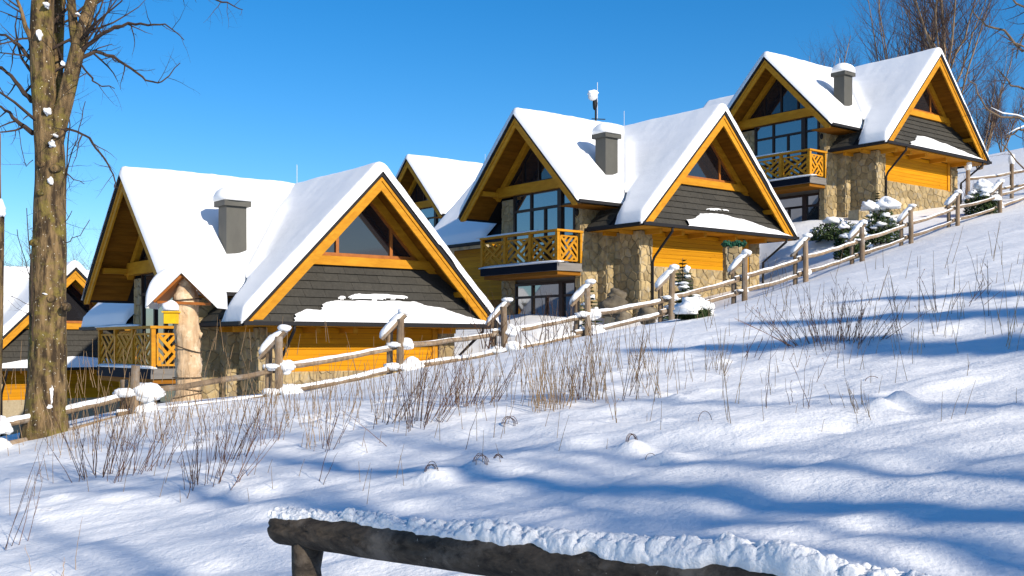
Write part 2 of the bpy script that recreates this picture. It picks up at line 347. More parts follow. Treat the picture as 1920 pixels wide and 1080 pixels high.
def stone_wall(root, a, b, seed, faces, topf=None, bulk=False, zs=None):
    wl = MB().box(S(a), S(b)).build('stone_wall', M['mortar'], root)
    (x0, y0, z0), (x1, y1, z1) = S(a), S(b)
    zz = (zs if zs is not None else -4.3)+ZO
    if 'f' in faces: stones(wl, (x0, y0, zz), (1, 0, 0), (0, -1, 0), x1-x0, z1-zz, seed, topf, bulk=bulk)
    if 'l' in faces: stones(wl, (x0, y1, zz), (0, -1, 0), (-1, 0, 0), y1-y0, z1-zz, seed+1, topf, bulk=bulk)
    return wl
def lattice(root, p, xd, W, H, mt, nm='lattice_panel'):
    p = Vector(p); xd = Vector(xd); zd = Vector((0, 0, 1)); m = MB(); t = .045
    q = lambda a, b: p+xd*a+zd*b
    nv = xd.cross(zd)
    def br(a, b, c, d, o=0): m.bar(q(a, b)+nv*o, q(c, d)+nv*o, .035, .082, up=xd.cross(zd).cross((q(c, d)-q(a, b)).normalized()))
    m.bar(q(0, 0), q(W, 0), .04, .05); m.bar(q(0, H), q(W, H), .04, .05); m.bar(q(0, 0), q(0, H), .04, .05, up=xd); m.bar(q(W, 0), q(W, H), .04, .05, up=xd)
    br(0, 0, W, H); br(0, H, W, 0, .004)
    for s in (.3, .6):                              # pinwheel of short slats
        x, y = W*s, H*s
        br(x, 0, W/2+x/2, H/2-y/2, .002)            # bottom quarter, slats lean right
        br(W-x, H, W/2-x/2, H/2+y/2, .002)
        br(0, H-y, W/2-x/2, H/2-y/2, .002)
        br(W, y, W/2+x/2, H/2+y/2, .002)
    return m.build(nm, mt, root)
def window(root, plane, c, cells, frame, glass, fw=.07, poly=None):
    """plane 'v' = pane faces the gable side (fixed v), 'u' = fixed u.  cells: polygons in (h, z)."""
    m = MB(); d = .07
    def q(h, z, o): return S((c-o, h, z)) if plane == 'v' else S((h, c-o, z))
    fr = None; segs = set()
    for ce in cells:
        k = len(ce)
        for i in range(k):
            a, b = ce[i], ce[(i+1) % k]
            if (b, a) in segs: continue
            segs.add((a, b)); A = Vector(q(*a, d/2)); B = Vector(q(*b, d/2)); dr = (B-A).normalized(); nrm = Vector((-1, 0, 0)) if plane == 'v' else Vector((0, -1, 0))
            o_ = (len(segs) % 5)*.0015
            m.bar(A-dr*fw*.45+nrm*o_, B+dr*fw*.45+nrm*o_, d, fw, up=nrm.cross(dr))
    fr = m.build('window', frame, root)
    for ce in cells:
        MB().prism([q(h, z, .018) for h, z in ce], (.012, 0, 0) if plane == 'v' else (0, .012, 0)).build('pane', glass, fr)
    return fr

def make_chalet():
    root = empty('chalet', (0, 0, 0))
    # walls
    stone_wall(root, (.9, .96, -5.2), (1.45, 2.6, -.12), 11, 'fl')
    stone_wall(root, (6.45, .955, -5.2), (7.0, 3.0, -.12), 21, 'f')
    stone_wall(root, (1.452, 1.0, -5.2), (6.448, 1.3, -1.27), 31, 'f', zs=-3.0)
    stone_wall(root, (.55, 2.17, -5.2), (.9, 2.6, .55), 41, 'fl')
    stone_wall(root, (-.2, 2.6, -5.2), (.9, 2.9, 1.2), 51, 'f', topf=None)
    MB().box(S((-.2, 2.9, -5.2)), S((-.17, 2.95, 1))).build('corner_post', M['dframe'], root)
    stone_wall(root, (-.205, 2.62, -5.2), (-.1, 2.9, 1.0), 61, 'l', bulk=True)
    stone_wall(root, (-.2, 6.15, -5.2), (.3, 6.9, 1.35), 71, 'fl', bulk=True)
    wd = MB().box(S((1.452, 1.03, -1.27)), S((6.448, 1.3, -.1))).build('timber_wall', M['soffit'], root)
    pm = MB().box((1.455, 1.0, -.069), (6.445, 1.03, .069)).mesh('plank', M['wood'])
    for i in range(8):
        o = bpy.data.objects.new('plank', pm); C.objects.link(o); o.parent = wd; o.location = (0, .002*(i % 2), ZO-1.2+i*.145)
    MB().box(S((6.25, .955, -1.3)), S((6.42, 1.05, -.1))).build('corner_post', M['wood_v'], root)
    # back wing and side wing cores (timber)
    bw = MB().box(S((.9, 6.9, -5.2)), S((7.0, 11.4, -.1))).build('timber_wall', M['soffit'], root)
    pb = MB().box((.87, 6.92, -.069), (.9, 11.38, .069)).mesh('plank', M['wood'])
    for i in range(14):
        o = bpy.data.objects.new('plank', pb); C.objects.link(o); o.parent = bw; o.location = (-.002*(i % 2), 0, ZO-.2-i*.145)
    MB().box(S((.3, 2.95, -5.2)), S((7.0, 6.9, .5))).build('timber_wall', M['soffit'], root)
    MB().box(S((-.14, 2.9, -1.75)), S((.3, 6.15, -1.2))).build('floor_edge', M['plate'], root)
    # gable walls
    zt = lambda u: zm(u)-.16
    MB().prism([S((-.13, 2.6, zt(2.6)-.02)), S((-.13, 6.9, zt(6.9)-.02)), S((-.13, 7.0, .9)), S((-.13, UR, zt(UR))), S((-.13, 2.6, .9))][:2]+[S((-.13, UR, zt(UR)))], (.2, 0, 0)).build('gable_wall', M['soffit'], root)
    MB().prism([S((1.75, 1.06, 1.55)), S((6.15, 1.06, 1.55)), S((3.95, 1.06, 3.82))], (0, .2, 0)).build('gable_wall', M['soffit'], root)
    # side gable: tie beam, rafters, windows
    MB().box(S((-.42, 2.45, 1.45)), S((-.15, 7.15, 1.80))).build('tie_beam', M['wood_v'], root)
    for sgn in (-1, 1):
        MB().bar(S((-.3, UR+sgn*2.25, zm(UR+2.25)-.36)), S((-.3, UR+sgn*.02, zm(UR)-.36)), .16, .2, up=(0, -sgn*.7, .7)).build('rafter', M['wood_v'], root)
    a, b, cc, dd, e = 2.92, 3.63, 4.43, 5.18, 6.12
    window(root, 'v', -.2, [((a, .87), (b, .87), (b, 1.45), (a, 1.45)), ((b, .87), (dd, .87), (dd, 1.45), (b, 1.45)), ((dd, .87), (e, .87), (e, 1.45), (dd, 1.45)),
            ((a, -1.15), (b, -1.15), (b, .87), (a, .87)), ((b, -1.15), (cc, -1.15), (cc, .87), (b, .87)), ((cc, -1.15), (dd, -1.15), (dd, .87), (cc, .87)), ((dd, -1.15), (e, -1.15), (e, .87), (dd, .87))], M['dframe'], M['glass'], .085)
    MB().box(S((-.3, b-.1, -1.2)), S((-.18, b+.1, 1.45))).build('window_post', M['dframe'], root)
    window(root, 'v', -.14, [((a, -3.8), (b, -3.8), (b, -2.2), (a, -2.2)), ((b, -3.8), (cc, -3.8), (cc, -2.2), (b, -2.2)), ((cc, -3.8), (dd, -3.8), (dd, -2.2), (cc, -2.2)), ((dd, -3.8), (e, -3.8), (e, -2.2), (dd, -2.2)),
            ((a, -2.2), (b, -2.2), (b, -1.75), (a, -1.75)), ((b, -2.2), (dd, -2.2), (dd, -1.75), (b, -1.75)), ((dd, -2.2), (e, -2.2), (e, -1.75), (dd, -1.75))], M['dframe'], M['glass'], .085)
    MB().box(S((-.24, b-.1, -3.85)), S((-.12, b+.1, -1.75))).build('window_post', M['dframe'], root)
    tz = lambda u: zm(u)-.55
    window(root, 'v', -.16, [((3.1, 1.84), (3.95, 1.84), (3.95, tz(3.95)), (3.1, tz(3.1))), ((3.95, 1.84), (4.8, 1.84), (4.8, tz(4.8)), (3.95, tz(3.95))), ((4.8, 1.84), (5.65, 1.84), (5.65, tz(5.65)), (4.8, tz(4.8))), ((5.65, 1.84), (6.5, 1.84), (6.5, tz(6.5)), (5.65, tz(5.65)))], M['dframe'], M['glass2'], .07)
    # front gable: tie beam, rafters, triangle window
    MB().box(S((1.45, .80, 1.56)), S((6.45, 1.05, 1.80))).build('tie_beam', M['wood_v'], root)
    for sgn in (-1, 1):
        MB().bar(S((3.95+sgn*2.3, .92, zw(3.95+2.3)-.30)), S((3.95+sgn*.02, .92, zw(3.95)-.30)), .14, .2, up=(-sgn*.7, 0, .7)).build('rafter', M['wood_v'], root)
    wz = lambda v: zw(v)-.45
    window(root, 'u', 1.02, [((2.2, 1.86), (3.15, 1.86), (3.15, wz(3.15)), (2.2, wz(2.2))), ((3.15, 1.86), (4.85, 1.86), (4.85, wz(4.85)), (3.95, wz(3.95)), (3.15, wz(3.15))), ((4.85, 1.86), (5.7, 1.86), (5.7, wz(5.7)), (4.85, wz(4.85)))], M['frame'], M['glass2'], .09)
    # purlin ends and eave brackets
    for v in (1.15, 6.75): MB().bar(S((v, .02, zw(v)-.32)), S((v, 1.1, zw(v)-.32)), .17, .15).build('purlin', M['wood_v'], root)
    for u in (2.65, 6.95): MB().bar(S((-1.1, u, zm(u)-.30)), S((-.1, u, zm(u)-.30)), .17, .16).build('purlin', M['wood_v'], root)
    for v in (1.15, 2.2, 3.3, 4.9, 6.5): MB().bar(S((v, .26, -.175)), S((v, 1.0, -.175)), .13, .15).build('eave_bracket', M['wood_v'], root)
    for u in (1.3, 2.1): MB().bar(S((.34, u, -.17)), S((.9, u, -.17)), .12, .13).build('eave_bracket', M['wood_v'], root)
    # roof decks
    for (p0, p1, nm) in (((0, 0), (3.95, K1*3.95), 0), ((7.9, 0), (3.95, K1*3.95), 1)):
        MB().prism([S((p0[0], 0, p0[1])), S((p1[0], 0, p1[1])), S((p1[0], 0, p1[1]-.11)), S((p0[0], 0, p0[1]-.11))], (0, UB, 0)).build('roof', M['dark'], root)
    for sgn, ue in ((-1, EU0), (1, EU1)):
        MB().prism([S((VL, ue, zm(ue))), S((VL, UR, ZR)), S((VL, UR, ZR-.11)), S((VL, ue, zm(ue)-.11))], (7.9-VL, 0, 0)).build('roof', M['dark'], root)
    # bare shingles on the low corner beside the valley
    for r in range(4):
        for c in range(3):
            v0 = .02+r*.2; u0 = 1.5+c*.42
            MB().prism([S((v0-.03, u0, zw(v0)+.0)), S((v0+.2, u0, zw(v0+.2)+.004)), S((v0+.2, u0, zw(v0+.2)+.025)), S((v0-.03, u0, zw(v0)+.03))], (0, .405, 0)).build('shingle', M['shingle'], root)
    # soffit boards: front overhang (right slope), side overhang (far slope), flat eave soffits
    nb = 34
    for i in range(nb):
        v0 = 7.78-i*(3.75/nb); v1 = v0-3.75/nb+.008
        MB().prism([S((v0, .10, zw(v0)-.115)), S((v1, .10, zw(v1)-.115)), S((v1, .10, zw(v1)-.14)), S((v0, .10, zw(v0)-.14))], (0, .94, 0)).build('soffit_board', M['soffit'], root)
    nb = 30
    for i in range(nb):
        u0 = EU1-.10-i*(3.1/nb); u1 = u0-3.1/nb+.008
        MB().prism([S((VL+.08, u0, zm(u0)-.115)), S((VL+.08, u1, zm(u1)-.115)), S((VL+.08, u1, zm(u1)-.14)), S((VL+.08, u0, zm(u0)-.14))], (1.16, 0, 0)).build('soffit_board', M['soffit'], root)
    MB().prism([S((0.05, .95, -.10)), S((7.85, .95, -.10)), S((7.85, .06, -.10)), S((.05, .06, -.10))], (0, 0, .03)).build('eave_soffit', M['wood_v'], root)
    MB().prism([S((0.05, .955, -.10)), S((.88, .955, -.10)), S((.88, 2.6, -.10)), S((.05, 2.6, -.10))], (0, 0, .03)).build('eave_soffit', M['wood_v'], root)
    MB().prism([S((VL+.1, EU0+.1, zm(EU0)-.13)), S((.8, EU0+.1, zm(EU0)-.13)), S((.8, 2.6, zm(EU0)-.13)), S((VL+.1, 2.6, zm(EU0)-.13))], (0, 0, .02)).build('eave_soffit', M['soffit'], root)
    # verge boards
    def verge(pa, pb, off, th, dep, depth, nm, mt, dr, cut=None):
        A, B = Vector(pa), Vector(pb); sl = B-A; sl = sl/sl.z; cut = A.z-.02 if cut is None else cut
        def P_(o): return A+sl*max(0, cut-(A.z-o))+Vector((0, 0, -o))
        MB().prism([S(P_(off)), S(B+Vector((0, 0, -off))), S(B+Vector((0, 0, -off-dep))), S(P_(off+dep))], tuple(Vector(dr)*depth)).build(nm, mt, root)
    for x in (0.0, 7.9):
        verge((x, -.03, 0 if x == 0 else 0), (3.95, -.03, K1*3.95), -.02, 0, .13, .03, 'verge_trim', M['dark'], (0, 1, 0), cut=-.12)
        s = 1 if x == 0 else -1
        verge((x+s*.12, -.015, .12*K1), (3.95, -.015, K1*3.95), .14, 0, .10, .05, 'verge_board', M['wood_v'], (0, 1, 0), cut=-.03)
        verge((x+s*.14, .015, .14*K1), (3.95, .015, K1*3.95), .25, 0, .24, .06, 'verge_board', M['wood_v'], (0, 1, 0), cut=-.03)
    for ue in (EU0, EU1):
        s = 1 if ue == EU0 else -1
        verge((VL-.03, ue, zm(ue)), (VL-.03, UR, ZR), -.02, 0, .13, .03, 'verge_trim', M['dark'], (1, 0, 0), cut=-9)
        verge((VL-.015, ue+s*.03, zm(ue+s*.03)), (VL-.015, UR, ZR), .125, 0, .10, .05, 'verge_board', M['wood_v'], (1, 0, 0), cut=zm(EU0)-.17)
        verge((VL+.015, ue+s*.05, zm(ue+s*.05)), (VL+.015, UR, ZR), .235, 0, .20, .06, 'verge_board', M['wood_v'], (1, 0, 0), cut=zm(EU0)-.17)
    # skirt roof under the front window, laid with shingles
    sk = MB().prism([S((.16, .03, -.01)), S((7.74, .03, -.01)), S((6.2, .95, 1.56)), S((1.7, .95, 1.56))], (0, .03, -.05)).build('skirt_roof', M['dark'], root)
    NR = 7; rs = random.Random(4)
    for r in range(NR):
        z0 = 1.56*r/NR; z1 = 1.56*(r+1)/NR+.02; u0 = .03+.92*r/NR; u1 = .03+.92*(r+1)/NR+.01
        va = z0/K1+.16; vb = 7.9-z0/K1-.16; va1 = z1/K1+.16; vb1 = 7.9-z1/K1-.16; x = va-rs.uniform(0, .2)
        while x < vb:
            wdt = .62; xa, xb = max(x, va), min(x+wdt-.006, vb); ta, tb = max(x, va1), min(x+wdt-.006, vb1)
            if xb-xa > .03:
                if tb <= ta: tb = ta = (ta if x < 2 else tb)
                o1 = .055+rs.uniform(0, .012); pts = [S((xa, u0-o1, z0)), S((xb, u0-o1, z0)), S((tb, u1-.012, z1)), S((ta, u1-.012, z1))]
                if tb-ta < .01: pts = pts[:3]
                MB().prism(pts, (0, .022, .006)).build('shingle', M['shingle'], sk)
            x += wdt
    # gutters and downpipes
    def gut(p, q_): MB().bar(S(p), S(q_), .11, .10).build('gutter', M['gutter'], root)
    gut((-.02, -.06, -.035), (7.95, -.06, -.035)); gut((-.055, 0.0, -.04), (-.055, 2.7, -.04)); gut((VL, EU0-.055, zm(EU0)-.05), (.72, EU0-.055, zm(EU0)-.05))
    gut((-.055, 8.1, -.04), (-.055, UB, -.04))
    MB().tube([S(p) for p in [(1.36, -.05, -.06), (1.36, -.03, -.2), (1.37, .12, -.34), (1.38, .78, -.98), (1.39, .87, -1.15), (1.39, .87, -4.6)]], .042, 8).build('downpipe', M['gutter'], root, True)
    MB().tube([S(p) for p in [(7.3, -.05, -.06), (7.3, -.03, -.2), (7.22, .2, -.4), (7.05, .8, -.9), (7.04, .87, -4.6)]], .042, 8).build('downpipe', M['gutter'], root, True)
    # balcony
    bal = empty('balcony', (0, 0, 0)); bal.parent = root
    v0, v1, ub, uf = -1.3, -.22, 2.58, 6.7; zt_, zb = -.08, -1.14
    MB().box(S((v0-.03, ub-.03, zb-.30)), S((v1+.0, uf, zb-.04))).build('deck', M['plate'], bal)
    MB().box(S((v0-.045, ub-.03, zb-.30)), S((v0-.032, uf, zb-.04))).build('deck_flashing', M['navy'], bal)
    MB().box(S((v0+.05, ub+.05, zb-.43)), S((v1, uf-.1, zb-.305))).build('deck_beam', M['soffit'], bal)
    pw = .11
    for (x, y) in ((v0, ub), (v0, ub+1.38), (v0, ub+2.75), (v0, uf-.06), (v1-.06, ub)):
        MB().box(S((x-.0, y, zb-.02)), S((x+pw, y+pw, zt_-.07))).build('post', M['wood_v'], bal)
    MB().box(S((v0-.04, ub-.035, zt_-.07)), S((v0+pw+.03, uf+.05, zt_))).build('handrail', M['wood_v'], bal)
    MB().box(S((v0+pw+.032, ub-.035, zt_-.07)), S((v1+.05, ub+pw+.02, zt_))).build('handrail', M['wood_v'], bal)
    for k in range(3):
        y = ub+pw+k*1.375
        lattice(bal, S((v0+.055, y+.05, zb+.05)), (0, 1, 0), 1.17, .80, M['wood_v'])
    lattice(bal, S((v0+pw+.06, ub+.05, zb+.05)), (1, 0, 0), .74, .80, M['wood_v'])
    MB().pad(S((v0-.01, (ub+uf)/2, zb-.04)), (.07, 0, 0), (0, (uf-ub)/2+.02, 0), (0, 0, .075), 3, .22, 6, 60, 5, 6).build('deck_snow', M['snow'], bal, True)
    MB().pad(S((v0+.035, (ub+uf)/2+.6, zt_)), (.06, 0, 0), (0, (uf-ub)/2-.55, 0), (0, 0, .06), 4, .22, 6, 60, 5, 6).build('rail_snow', M['snow'], bal, True)
    # wall lamp by the window
    MB().blob(S((-.28, 2.75, .55)), (.07, .07, .13), 3, 0, 1, 8, 6).build('wall_lamp', M['gutter'], root, True)
    # chimney
    ch = MB().box(S((.58, 2.27, .9)), S((1.15, 2.77, 3.1))).build('chimney', M['chim'], root)
    MB().box(S((.49, 2.18, 3.1)), S((1.24, 2.86, 3.25))).build('chimney_cap', M['chim'], ch)
    MB().pad(S((.865, 2.52, 3.25)), (.47, 0, 0), (0, .42, 0), (0, 0, .38), 5, .05, 3.0).build('snow_cap', M['roof_snow'], ch, True)
    MB().tube([S((3.95, 4.8, 4.2)), S((3.95, 4.8, 4.85))], .009, 5).build('lightning_rod', M['steel'], root)
    # roof snow: one soft blanket for each pair of slopes
    def blanket(v0, v1, u0, u1, own, oth, name, cut, T=.36, st=.085):
        va = np.linspace(v0, v1, int((v1-v0)/st)+1); ua = np.linspace(u0, u1, int((u1-u0)/st)+1); A, B = np.meshgrid(va, ua)
        z = own(A, B); o = oth(A, B); d = np.minimum(np.minimum(A-v0, v1-A), np.minimum(B-u0, u1-B)); d = d-.014*(fbm(A*1.7+1, B*1.7, 3, 23)+.5)*(d < .3)
        r = .13; e = np.sqrt(np.clip(1-(1-np.clip(d/r, 0, 1))**2, 0, 1)); low = z < .35
        t = T*e*(1+.10*fbm(A/1.6+3, B/1.6, 3, 9))+.018*e*fbm(A/.16, B/1.4, 3, 6)+.012*e*fbm(A/.5, B/.4, 3, 16)
        c = cut(A, B); t = t*np.clip(c/.28, 0, 1)**.5
        t = t+.22*np.exp(-((z-o)/.4)**2)*(o > -5)*e*(c > .3)*np.clip((3.5-z)/.8, 0, 1)
        if name == 'wing': rd = 3.95-np.abs(A-3.95); rr = np.clip(1-(3.95-rd)/.2, 0, 1)
        else: rr = np.clip(1-np.abs(B-UR)/.2, 0, 1)
        t = t-.10*rr**2
        top = z+t; keep = (z > o-.7) & (c > 0)
        nyy, nxx = z.shape; ix = np.arange(nxx*nyy).reshape(nyy, nxx)
        kq = keep[:-1, :-1] & keep[1:, 1:] & keep[:-1, 1:] & keep[1:, :-1]
        Fq = np.stack([ix[:-1, :-1], ix[:-1, 1:], ix[1:, 1:], ix[1:, :-1]], -1)[kq]
        return np.stack([A, B, np.maximum(top, z+.012)+ZO], -1).reshape(-1, 3), Fq
    W_ = lambda A, B: K1*(3.95-np.abs(A-3.95)); Mn = lambda A, B: ZR-K2*np.abs(B-UR)
    inM = lambda A, B: np.where((B > EU0) & (B < EU1) & (A > VL), Mn(A, B), -99.); inW = lambda A, B: np.where(A > 0, W_(A, B), -99.)
    def cutw(A, B):
        lim = 1.62-.35*np.clip(1-A/.8, 0, 1)+.10*fbm(A/.3, B/.3+2, 2, 31)
        c = np.where(A < .72, np.maximum(lim-B, B-8.15), 1.0)
        return np.where(A > 6.95, np.maximum(1.6-B, B-8.15), c)
    V, Fq = blanket(-.06, 7.96, -.07, UB+.05, W_, inM, 'wing', cutw)
    us = np.unique(Fq); mp = np.zeros(len(V), int); mp[us] = np.arange(len(us)); npmesh('roof_snow', V[us], mp[Fq], M['roof_snow'], root)
    V, Fq = blanket(VL-.07, 7.9, EU0-.06, EU1+.06, Mn, inW, 'main', lambda A, B: np.ones_like(A))
    us = np.unique(Fq); mp = np.zeros(len(V), int); mp[us] = np.arange(len(us)); npmesh('roof_snow', V[us], mp[Fq], M['roof_snow'], root)
    return root

def kids(o): return [c for c in bpy.data.objects if c.parent == o]
def copy_tree(o, ch, skip=(), parent=None):
    c = o.copy(); C.objects.link(c); c.parent = parent
    for k in ch.get(o.name, ()):
        if k.name.split('.')[0] in skip: continue
        copy_tree(k, ch, skip, c)
    return c
base = make_chalet()
tree_of = {}
for o in bpy.data.objects:
    if o.parent: tree_of.setdefault(o.parent.name, []).append(o)
HL = {1: 'nearest timber and stone chalet, behind the carved log post with the little roof',
      2: 'middle timber and stone chalet with a dish antenna on its snowy ridge',
      3: 'topmost timber and stone chalet at the right, big bare tree rising behind its snowy roof',
      4: 'distant chalet seen as one snowy roof slope and gable between the nearest and middle chalets',
      0: 'chalet at the left edge partly hidden behind the mossy tree trunk, snowy front gable'}
H = {}
for i in (1, 2, 3, 4, 0):
    if i == 1: r = base
    else: r = copy_tree(base, tree_of, () if i in (2, 3) else ({'stone', 'shingle', 'lattice_panel', 'eave_bracket', 'chimney'} if i == 4 else {'stone'}))
    a = HP[i]; r.location = (a[0], a[1], a[2]-ZO); r.rotation_euler = (0, 0, TH); H[i] = r
    tag(r, HL[i], 'house', 'timber chalets up the hillside')

# snow left lying on each skirt roof
def skirt_snow(i, prof, extra, seed):
    def P3(v, t, o): return (v, .03+.92*t-.06-o*.86, 1.56*t+o*.5+ZO)
    nv_, nt_ = 150, 46; vs = np.linspace(.2, 7.75, nv_); ts = np.linspace(-.01, .62, nt_); V = []; hgt = np.zeros((nt_, nv_))
    for b, t in enumerate(ts):
        for a, v in enumerate(vs):
            tt = t+.035*float(fbm(v*1.6, t*9, 3, seed))
            d = np.interp(v, [p[0] for p in prof], [p[1] for p in prof])-tt
            for (c, tc, rv, rt) in extra: d = max(d, (1-((v-c)/rv)**2-((tt-tc)/rt)**2)*rt*.7)
            d = min(d, 7.9-t*1.52-.2-v, v-t*1.52-.2)
            hgt[b, a] = d
            V.append(P3(v, t, .012+.07*math.sqrt(min(1, max(0, d)/.07)) if d > 0 else -.02))
    ix = np.arange(nt_*nv_).reshape(nt_, nv_); k = (hgt > -.004); kq = k[:-1, :-1] & k[1:, 1:] & k[:-1, 1:] & k[1:, :-1]
    Fq = np.stack([ix[:-1, :-1], ix[:-1, 1:], ix[1:, 1:], ix[1:, :-1]], -1)[kq]; V = np.array(V); us = np.unique(Fq); mp = np.zeros(len(V), int); mp[us] = np.arange(len(us))
    npmesh('skirt_snow', V[us], mp[Fq], M['snow'], H[i])
skirt_snow(1, [(.2, -.1), (1.2, -.08), (1.35, .05), (1.4, .13), (1.8, .22), (2.2, .21), (2.25, .31), (2.8, .40), (5.2, .39), (6.1, .28), (6.8, .15), (7.7, .03)], [(4.1, .46, .95, .055), (2.95, .45, .12, .03)], 3)
skirt_snow(2, [(.2, -.1), (1.5, -.05), (2.1, .02), (2.0, .14), (2.6, .2), (3.0, .34), (4.2, .38), (5.2, .32), (6.3, .16), (7.7, .02)], [(3.9, .47, .4, .03), (4.5, .47, .2, .025)], 8)
skirt_snow(3, [(.2, -.1), (1.6, -.1), (1.7, .1), (2.3, .22), (2.6, .36), (3.4, .38), (4.6, .30), (6.0, .17), (7.2, .05), (7.7, -.02)], [], 14)
skirt_snow(0, [(.2, .05), (2, .2), (4, .3), (6, .2), (7.7, .05)], [], 19)

# dish antenna on the middle chalet
an = empty('antenna', loc2w(2, 2.5, 4.8, 4.15), label='small snow-capped dish antenna on a mast on the ridge of the middle chalet', cat='antenna')
MB().tube([(0, 0, -.1), (0, 0, 1.0)], .035, 8).build('mast', M['gutter'], an)
MB().tube([(.06, 0, .2), (.06, 0, 1.55)], .012, 5).build('rod', M['steel'], an)
MB().bar((-.15, 0, .22), (.35, 0, .2), .03, .03).build('arm', M['gutter'], an)
MB().blob((-.03, -.02, .75), (.09, .12, .2), 2, .2).build('bracket', M['gutter'], an, True)
MB().blob((-.12, -.1, 1.02), (.17, .08, .18), 6, .12, 1.5).build('dish', M['steel'], an, True)
MB().blob((-.13, -.1, 1.12), (.19, .12, .15), 7, .3, 1.9).build('snow_cap', M['snow'], an, True)

# ------------------------------------------------------------ log fence
fn = empty('log_fence', hit(1093, 640), label='weathered log rail fence with paired posts and slanting snow-capped boards climbing the slope', cat='fence')
ol = fn.location.copy()
FP = []
rs = random.Random(12)
for i, (x, y, Y) in enumerate(FENCE):
    p = at(x, y, Y); p.z = g1(p.x, p.y); FP.append(p)
p = at(-30, 842, 16.6); FP.insert(0, Vector((p.x, p.y, g1(p.x, p.y))))
ZT = [.36, .32, .52, .53, .50, .48, .55, .60, .66, .62, .62, .62, .62, .62]; ZL = [.04, .0, .06, .10, .10, .10, .26, .26, .25, .22, .22, .2, .2, .2]
for i, p in enumerate(FP):
    if i == 0: d = (FP[1]-p)
    elif i == len(FP)-1: d = p-FP[i-1]
    else: d = FP[i+1]-FP[i-1]
    d.z = 0; d.normalize(); nrm = Vector((-d.y, d.x, 0)); hgt = [.9, .86, 1.16, 1.12, 1.1, 1.16, 1.2, 1.16, 1.18, 1.08, 1.12, 1.1, 1.12, 1.1][i]
    q = p-ol
    X = Vector((1, 0, 0))
    for k, (off, hh, r) in enumerate(((-.13, hgt-.30, .065), (.10, hgt-.06, .075))):
        b = q+X*off+Vector((0, .10*(1-2*k), 0)); tp = b+Vector((rs.uniform(-.02, .02), 0, hh))
        MB().tube([b-Vector((0, 0, .4)), b+Vector((0, 0, hh*.5)), tp], [r, r*.97, r*.93], 10, jit=.06, rs=rs).build('post', M['grey'], fn)
    if i >= 2:
        a = q+Vector((-.26, 0, hgt-.46)); b = q+Vector((.20, 0, hgt+.02)); dd = (b-a); up = Vector((-dd.z, 0, dd.x)).normalized()
        MB().bar(a, b, .27, .055, up=up).build('cap_board', M['grey'], fn)
        th = rs.uniform(.75, 1.15); cen = (a+b)/2+up*.03
        m = MB(); m.pad(cen+dd*.03, dd*.47, Vector((0, .125, 0)), up*.12*th, i*7+1, .16, 3.2, 26, 8); m.blob(b+Vector((-.03, 0, .07)), (.13, .13, .075*th), i+50, .15, 1.4)
        m.build('snow_cap', M['snow'], fn, True)
    for hh in (ZT[i], ZL[i]):
        if rs.random() < .3 and i > 7: continue
        sz = rs.uniform(.65, 1.1)*(1.0 if i < 6 else .6)
        m = MB(); m.blob(q+Vector((.27*sz, -.03, hh+.03)), (.23*sz, .17*sz, .15*sz), i*3+int(hh*10), .24, 1.9, 22, 15); m.build('snow_lump', M['snow'], fn, True)
        if rs.random() < .7: MB().blob(q+Vector((-.02, -.13, hh+.03)), (.2*sz, .09, .075*sz), i*5+1, .25, 1.8).build('snow_lump', M['snow'], fn, True)
def rail(a, b, r0, r1, snow, seed, parent=fn, sag=.04):
    rr = random.Random(seed); pts = []; n = 9
    for k in range(n):
        f = k/(n-1); pts.append(a.lerp(b, f)+Vector((0, rr.uniform(-.012, .012), rr.uniform(-.012, .012)-sag*math.sin(f*math.pi))))
    MB().tube(pts, [r0+(r1-r0)*k/(n-1) for k in range(n)], 9, jit=.05, rs=rr).build('rail', M['grey'], parent)
    if snow:
        m = MB(); n2 = 40; P_ = []; Rr = []
        for k in range(n2):
            f = k/(n2-1); x = f*(n-1); i0 = min(int(x), n-2); c = pts[i0].lerp(pts[i0+1], x-i0); w_ = .5+.5*float(fbm(f*7+seed, seed*1.7, 3, seed))
            r = (r0*.72)*(.35+.95*w_)*snow; P_.append(c+Vector((0, -.01, r0*.78))); Rr.append(max(.008, r))
        m.tube(P_, Rr, 8, jit=.12, rs=rr); m.build('rail_snow', M['snow'], parent, True)
for i in range(len(FP)-1):
    a, b = FP[i]-ol, FP[i+1]-ol
    e = (b-a).normalized()*.22
    rail(a-e+Vector((0, -.0, ZT[i]+.02)), b+e+Vector((0, .0, ZT[i+1]-.02)), .058, .045, [1.5, 0, 1.0, .35, 1.1, 1.2, .6, .8, .8, .7, .8, .6, .6, .6][i], 100+i)
    rail(a-e+Vector((0, -.02, ZL[i]+.02)), b+e+Vector((0, .02, ZL[i+1]-.02)), .055, .045, [0, .8, 1.3, 1.4, 1.2, 1.2, .5, .6, .6, .6, .5, .5, .5, .5][i], 200+i)

# far fence beyond the topmost chalet
f2 = empty('rail_fence', hit(1897, 372, 45, 70), label='second rail fence with snow-topped posts beyond the topmost chalet, at the right edge', cat='fence'); o2 = f2.location.copy()
pp = [hit(1815, 384, 44, 70), Vector(o2), None]; pp[2] = o2+(o2-pp[0])*1.2; pp[2].z = g1(pp[2].x, pp[2].y)
for k, p in enumerate(pp):
    q = p-o2; MB().tube([q-Vector((0, 0, .3)), q+Vector((0, 0, 1.55))], .085, 9, jit=.05).build('post', M['grey'], f2)
    MB().blob(q+Vector((0, 0, 1.68)), (.15, .14, .24), k+3, .15, 1.3).build('snow_cap', M['snow'], f2, True)
for k in range(2):
    a, b = pp[k]-o2, pp[k+1]-o2
    for zz in (.5, 1.1): rail(a+Vector((0, 0, zz)), b+Vector((0, 0, zz)), .06, .055, .8, 300+k*3+int(zz*2), f2)

